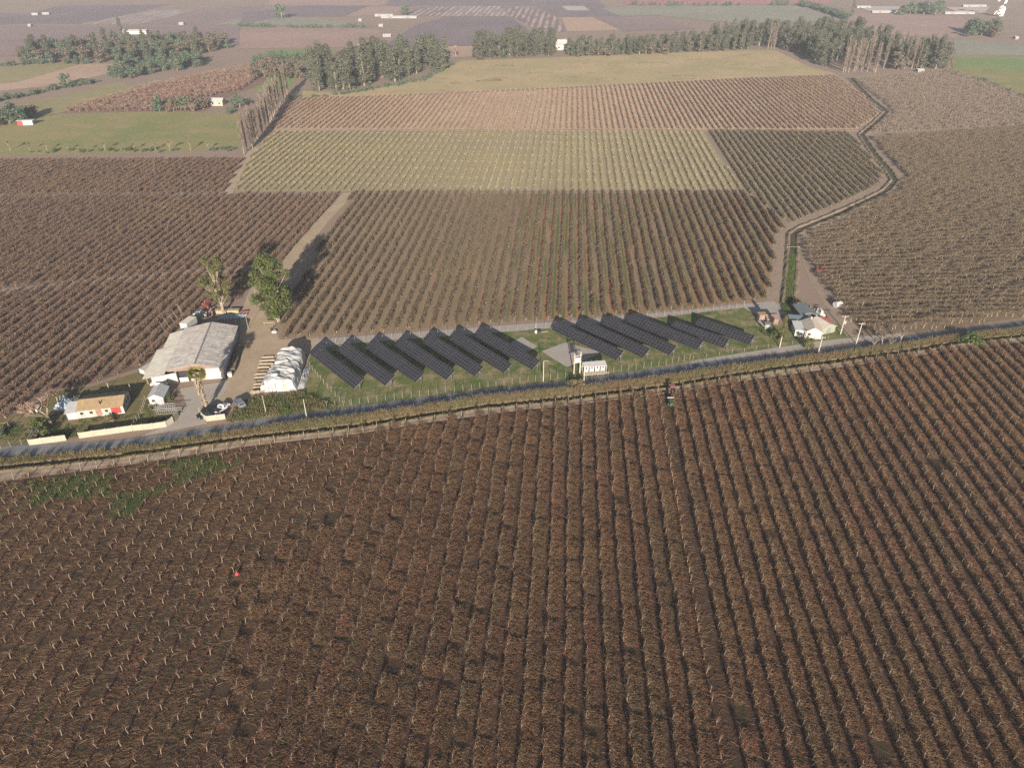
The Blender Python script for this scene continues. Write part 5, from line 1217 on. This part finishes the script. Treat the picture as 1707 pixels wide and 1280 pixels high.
# big leafy tree beside the yard
def clump_tree(name, label, px, ytop, trunks, clumps, leaf, mat, bark, n=130):
    x, y = G(*px); H_ = zat(x, y, ytop); o = thing(name, label, 'tree', (x, y, 0)); t = MB(); c = MB()
    for (dx, dy) in trunks: t.path([(dx*.4, dy*.4, -.1), (dx*.8, dy*.6, H_*.22), (dx*1.5, dy, H_*.45), (dx*2.0, dy*1.4, H_*.7)], .3, .1, 6)
    for (cx, cy_, cz, r) in clumps:
        p = Vector((cx, cy_, cz*H_)); t.path([(cx*.25, cy_*.25, cz*H_*.6), p], .14, .04, 4); leaves(c, p, r, n, leaf, 0, .9, .45)
    t.build('trunk', bark, o); c.build('crown', mat, o); return o
R.seed(5)
cl = []
for k in range(80):
    z = R.uniform(.14, .98); rad = 6.2*math.sin(PI*min(1, (z-.02)/1.0))**.7*(1 if z > .3 else .7); a = R.uniform(0, 2*PI); r = rad*math.sqrt(R.random())
    cl.append((r*math.cos(a), r*math.sin(a), z, R.uniform(1.2, 2.2)))
clump_tree('conifer_tree', 'big dense green tree with several trunks beside the farm yard', (462, 536), 428, [(0, 0), (1.2, .3), (-1.1, .2), (.6, -.6), (-.4, .8)], cl, .5, M_leaf_dk, M_post, 170)
cl = []
for z0, z1, rr, n in ((.26, .66, 3.9, 30), (.78, .98, 3.0, 16), (.62, .80, 1.5, 6)):
    for k in range(n): a = R.uniform(0, 2*PI); r = rr*math.sqrt(R.random()); cl.append((r*math.cos(a)+(-.6 if z0 < .6 else .2), r*math.sin(a), R.uniform(z0, z1), R.uniform(.8, 1.4)))
M_leaf_ol = plantmat('leaf_olive', (.085, .088, .030, 1), (.10, .10, .036, 1), (.125, .12, .045, 1), 3, 0, .5, .3)
clump_tree('tall_thin_tree', 'tall thin olive green tree behind the warehouse', (372, 524), 430, [(0, 0), (.5, .2)], cl, .38, M_leaf_ol, M_bark_pale, 120)
# palm at the gate
x, y = G(345.6, 684); Hp = zat(x, y, 625); pl_ = thing('palm_tree', 'tall palm with shaggy skirt of dead fronds beside the driveway', 'palm', (x, y, 0))
b = MB(); b.path([(0, 0, 0), (-.15, 0, Hp*.5), (-.3, .2, Hp)], .32, .26, 8); b.build('trunk', M_bark_pale, pl_)
b = MB()
for k in range(420):
    z = Hp*R.uniform(.30, .96); a = R.uniform(0, 2*PI); rr = .3+.55*(z/Hp-.25); cane(b, (-.15-.15*z/Hp+math.cos(a)*rr*.6, math.sin(a)*rr*.6, z), (math.cos(a)*.8, math.sin(a)*.8, -1.2), R.uniform(.8, 1.5), .5, .26, 0, 2)
b.build('dead_frond_skirt', M_palmdry, pl_)
for k in range(46):
    a = 2*PI*k/46*3.1; el = R.uniform(-.5, 1.1); b = MB(); d = Vector((math.cos(a)*math.cos(el), math.sin(a)*math.cos(el), math.sin(el))); p = Vector((-.3, .2, Hp)); ln = R.uniform(1.8, 2.7)
    q = p+d*ln*.5; b.tube(p, q, .03, .02, 4); sd_ = d.cross(Vector((0, 0, 1))).normalized(); up_ = sd_.cross(d)
    for j in range(11):
        t_ = (j-5)/5*1.25; dd = (d*math.cos(t_)+sd_*math.sin(t_)+up_*.1-Vector((0, 0, .25))).normalized(); wv = dd.cross(up_).normalized()*.09; e = q+dd*ln*.6; b.face([q-wv*.4, q+wv*.4, q+dd*ln*.3+wv, e, q+dd*ln*.3-wv])
    b.build('frond', M_palm, pl_)
# garden plants
R.seed(9)
x, y = G(86, 708); o = tree('bare', x, y, 9.5, 'large bare pinkish willow with pale limbs left of the tan roofed house', None, 1.15)
x, y = G(96, 668); tree('bare', x, y, 4.5, 'small bare tree behind the willow at the vineyard edge', None, 1.0)
x, y = G(70, 722); tree('bush', x, y, 4.2, 'dark green bush in front of the bare willow', None, 1.2, 'bush', None, M_leaf_dk)
x, y = G(60, 728); tree('bush', x, y, 3.0, 'grey green bush behind the short cream wall', None, 1.2, 'bush', None, M_leaf_euc)
x, y = G(184, 702); tree('bush', x, y, 1.7, 'brownish leafless shrub in front of the tan roofed house', None, 1.5, 'bush', None, M_reed)
x, y = G(2, 725); tree('bush', x, y, 2.2, 'green bush at the left picture edge beside the road', None, 1.3, 'bush')
for i, px in enumerate([(248, 688), (285, 668)]): x, y = G(*px); tree('bush', x, y, 2.0, ['small bush in front of the guard house', 'low plants right of the guard house'][i], None, 1.0, 'bush', None, M_weed)
x, y = G(1347, 582); tree('broad', x, y, 4.6, 'rounded yellow green tree in front of the white farmhouse', None, 1.0, 'tree', None, M_leaf_ol)
x, y = G(1302, 568); tree('euc', x, y, 8, 'narrow grey green tree left of the white farmhouse', None, .9, 'tree', None, M_leaf_ol)
x, y = G(1338, 519); tree('bush', x, y, 4, 'pale shrub behind the dark blue roofed shed', None, 1.2, 'bush', None, M_reed)
x, y = G(1285, 561); tree('bush', x, y, 2.5, 'dark bush below the green little shed', None, 1.3, 'bush', None, M_leaf_dk)
x, y = G(1617, 572); tree('bush', x, y, 4.0, 'big bright green bush on the verge at the right', None, 1.7, 'bush', None, M_weed)
for i, (px, h) in enumerate([((1455, 582), 4.5), ((1468, 578), 5.5), ((1482, 580), 4.5), ((1500, 571), 5)]):
    x, y = G(*px); tree('bare', x, y, h, 'bare grey sapling on the verge right of the power poles', 'bare saplings on the verge', .8, 'tree', None, M_cane_farr)
for i in range(5):
    x, y = G(965+R.uniform(-12, 6), 645+R.uniform(-3, 3)); tree('bush', x, y, 2.6, 'dry reddish brown shrub on the verge below the transformer platform', 'dry shrubs below the transformer', .8, 'bush', None, M_reed)
# dead fence saplings along the lower edge of the left meadow
for i in range(12):
    x, y = G(20+i*30+R.uniform(-8, 8), 251); tree('bare', x, y, R.uniform(4, 7), 'thin bare sapling along the lower edge of the left meadow', 'saplings along the left meadow', .7, 'tree', None, M_cane_farr)

# ------------------------------------------------------------------ distant buildings
M_farwall = flat('far_wall', (.28, .27, .27, 1), .8, .1, .6)
def house(label, px, wd, dep, h, hr, roofm, wallm, rz=0.0, name='house', cat='house'):
    o = thing(name, label, cat, G(*px), rz); ridge_x(o, -wd/2, wd/2, dep, h, hr, roofm, wallm)
    for k in range(2): f = wbox('window', (-wd/4+wd/2*k, -.05, h*.55), (wd*.13, .08, h*.35), M_post, o); wbox('pane', (-wd/4+wd/2*k, -.11, h*.55), (wd*.1, .04, h*.28), M_glass, f)
    return o
house('small white cottage among trees above the left meadow', (361, 177), 8.5, 6, 3, 4.4, M_greyroof, M_cream)
cb = thing('cabin', 'flat red and blue cabin with pale roof at the left edge of the meadow', 'cabin', G(44, 209), .15)
wbox('wall', (-3, 1, 1.3), (3.0, 2.6, 2.6), M_red, cb); wbox('wall', (1.2, 1, 1.3), (5.4, 2.6, 2.6), M_blue, cb); wbox('roof', (0, 1, 2.7), (9.4, 3.4, .14), M_greyroof, cb); wbox('door', (2.8, -.34, 1.1), (1.4, .08, 2.0), M_wallw, cb)
house('white house at the gap in the meadow tree belt', (938, 84), 14, 8, 4, 6, M_wallw, M_wallw)
house('white low house behind the meadow tree belt', (930, 77), 20, 8, 3.5, 5, M_rooflt, M_wallw)
house('white building half hidden in the long tree line', (1212, 73), 16, 8, 5, 7, M_greyroof, M_wallw)
house('long white building behind the upper left wood', (224, 58), 26, 8, 3.5, 4.5, M_wallw, M_wallw)
for i, (px, wd, t) in enumerate([((665, 31), 80, 'long white greenhouse in the far centre, longer lower part'), ((640, 28), 42, 'long white greenhouse in the far centre, left part'), ((76, 25), 16, 'white farm building in the dusky far left field, right one'), ((58, 26), 14, 'pale farm building in the dusky far left field, left one'),
        ((545+90, 45), 9, 'white house on the far hedge line above the grove'), ((645, 62), 15, 'white shed in the pink field above the grove'), ((302, 42), 10, 'white hut right of the mauve field'), ((49, 45), 6, 'tiny white hut in the mauve field at the left'), ((598, 79), 7, 'small white box beside the top of the grove'),
        ((1480, 22), 75, 'long white greenhouse front in the far right'), ((1440, 14), 35, 'pale far greenhouse at the top right'), ((1600, 24), 70, 'white greenhouse front right of the far trees'), ((1625, 12), 60, 'pale long shed at the top right'), ((1695, 66), 6, 'tiny white hut at the right edge'), ((1535, 121.5), 9, 'low white trough at the top of the far right vineyard'), ((600, 36), 7, 'tiny hut left of the long greenhouse')]):
    house(t, px, wd*.55, 5, 1.8, 2.6, M_greyroof, M_farwall, 0, 'far_building', 'building')
sheet('greenhouse_plot', [(1427, 12), (1510, 11), (1520, 20.5), (1452, 21)], .4, M_pale, 'pale plastic covered plot left of the far right trees', 'plot')
sheet('greenhouse_plot', [(1576, 13), (1650, 12), (1640, 23), (1600, 23)], .4, M_pale, 'pale plastic covered plot right of the far right trees', 'plot')
x, y = G(1667, 28); sm = MB(); R.seed(3)
M_smoke = flat('smoke', (.8, .78, .76, 1), 1.0, .05, .1)
stx = thing('smoke_plume', 'white smoke plume rising at the top right', 'smoke', (x, y, 0)); sm = MB()
for k in range(26):
    z = 2+R.uniform(0, 24); leaves(sm, (R.gauss(0, 1.5)*(1+z/20)-z*.1, R.gauss(0, 2), z), R.uniform(1.5, 3.5)*(1-z/60), 40, 1.6)
sm.build('puff', M_smoke, stx)
# scattered prunings and dry brush heaps on the tan meadow
for i, px in enumerate([(900, 122), (840, 110), (770, 113), (1010, 133), (1165, 101), (1240, 108), (1140, 127), (1175, 133), (1090, 105), (815, 135)]):
    o = thing('brush_heap', 'dark strip of dry brush lying on the tan meadow', 'brush', G(*px), R.uniform(-.3, .3), 'dry brush strips on the tan meadow'); heap('brush', R.uniform(6, 14), R.uniform(1.5, 3), 0.5, M_reed, o, 8, .8)

# ------------------------------------------------------------------ haze over the whole valley
hz = MB(); hz.box((0, 0, 51.4), (12600, 13200, 107)); hz = hz.build('haze', None)
hz.location = (0, 2800, 0)
m = bpy.data.materials.new('haze'); m.use_nodes = True; t = m.node_tree; t.nodes.clear()
pv = t.nodes.new('ShaderNodeVolumePrincipled'); ou = t.nodes.new('ShaderNodeOutputMaterial'); t.links.new(pv.outputs[0], ou.inputs['Volume'])
pv.inputs['Color'].default_value = (.76, .84, 1.0, 1); pv.inputs['Density'].default_value = .00014; pv.inputs['Anisotropy'].default_value = 0.0
hz.data.materials.clear(); hz.data.materials.append(m); tag(hz, 'pale morning haze hanging over the whole valley', 'haze', kind='stuff')
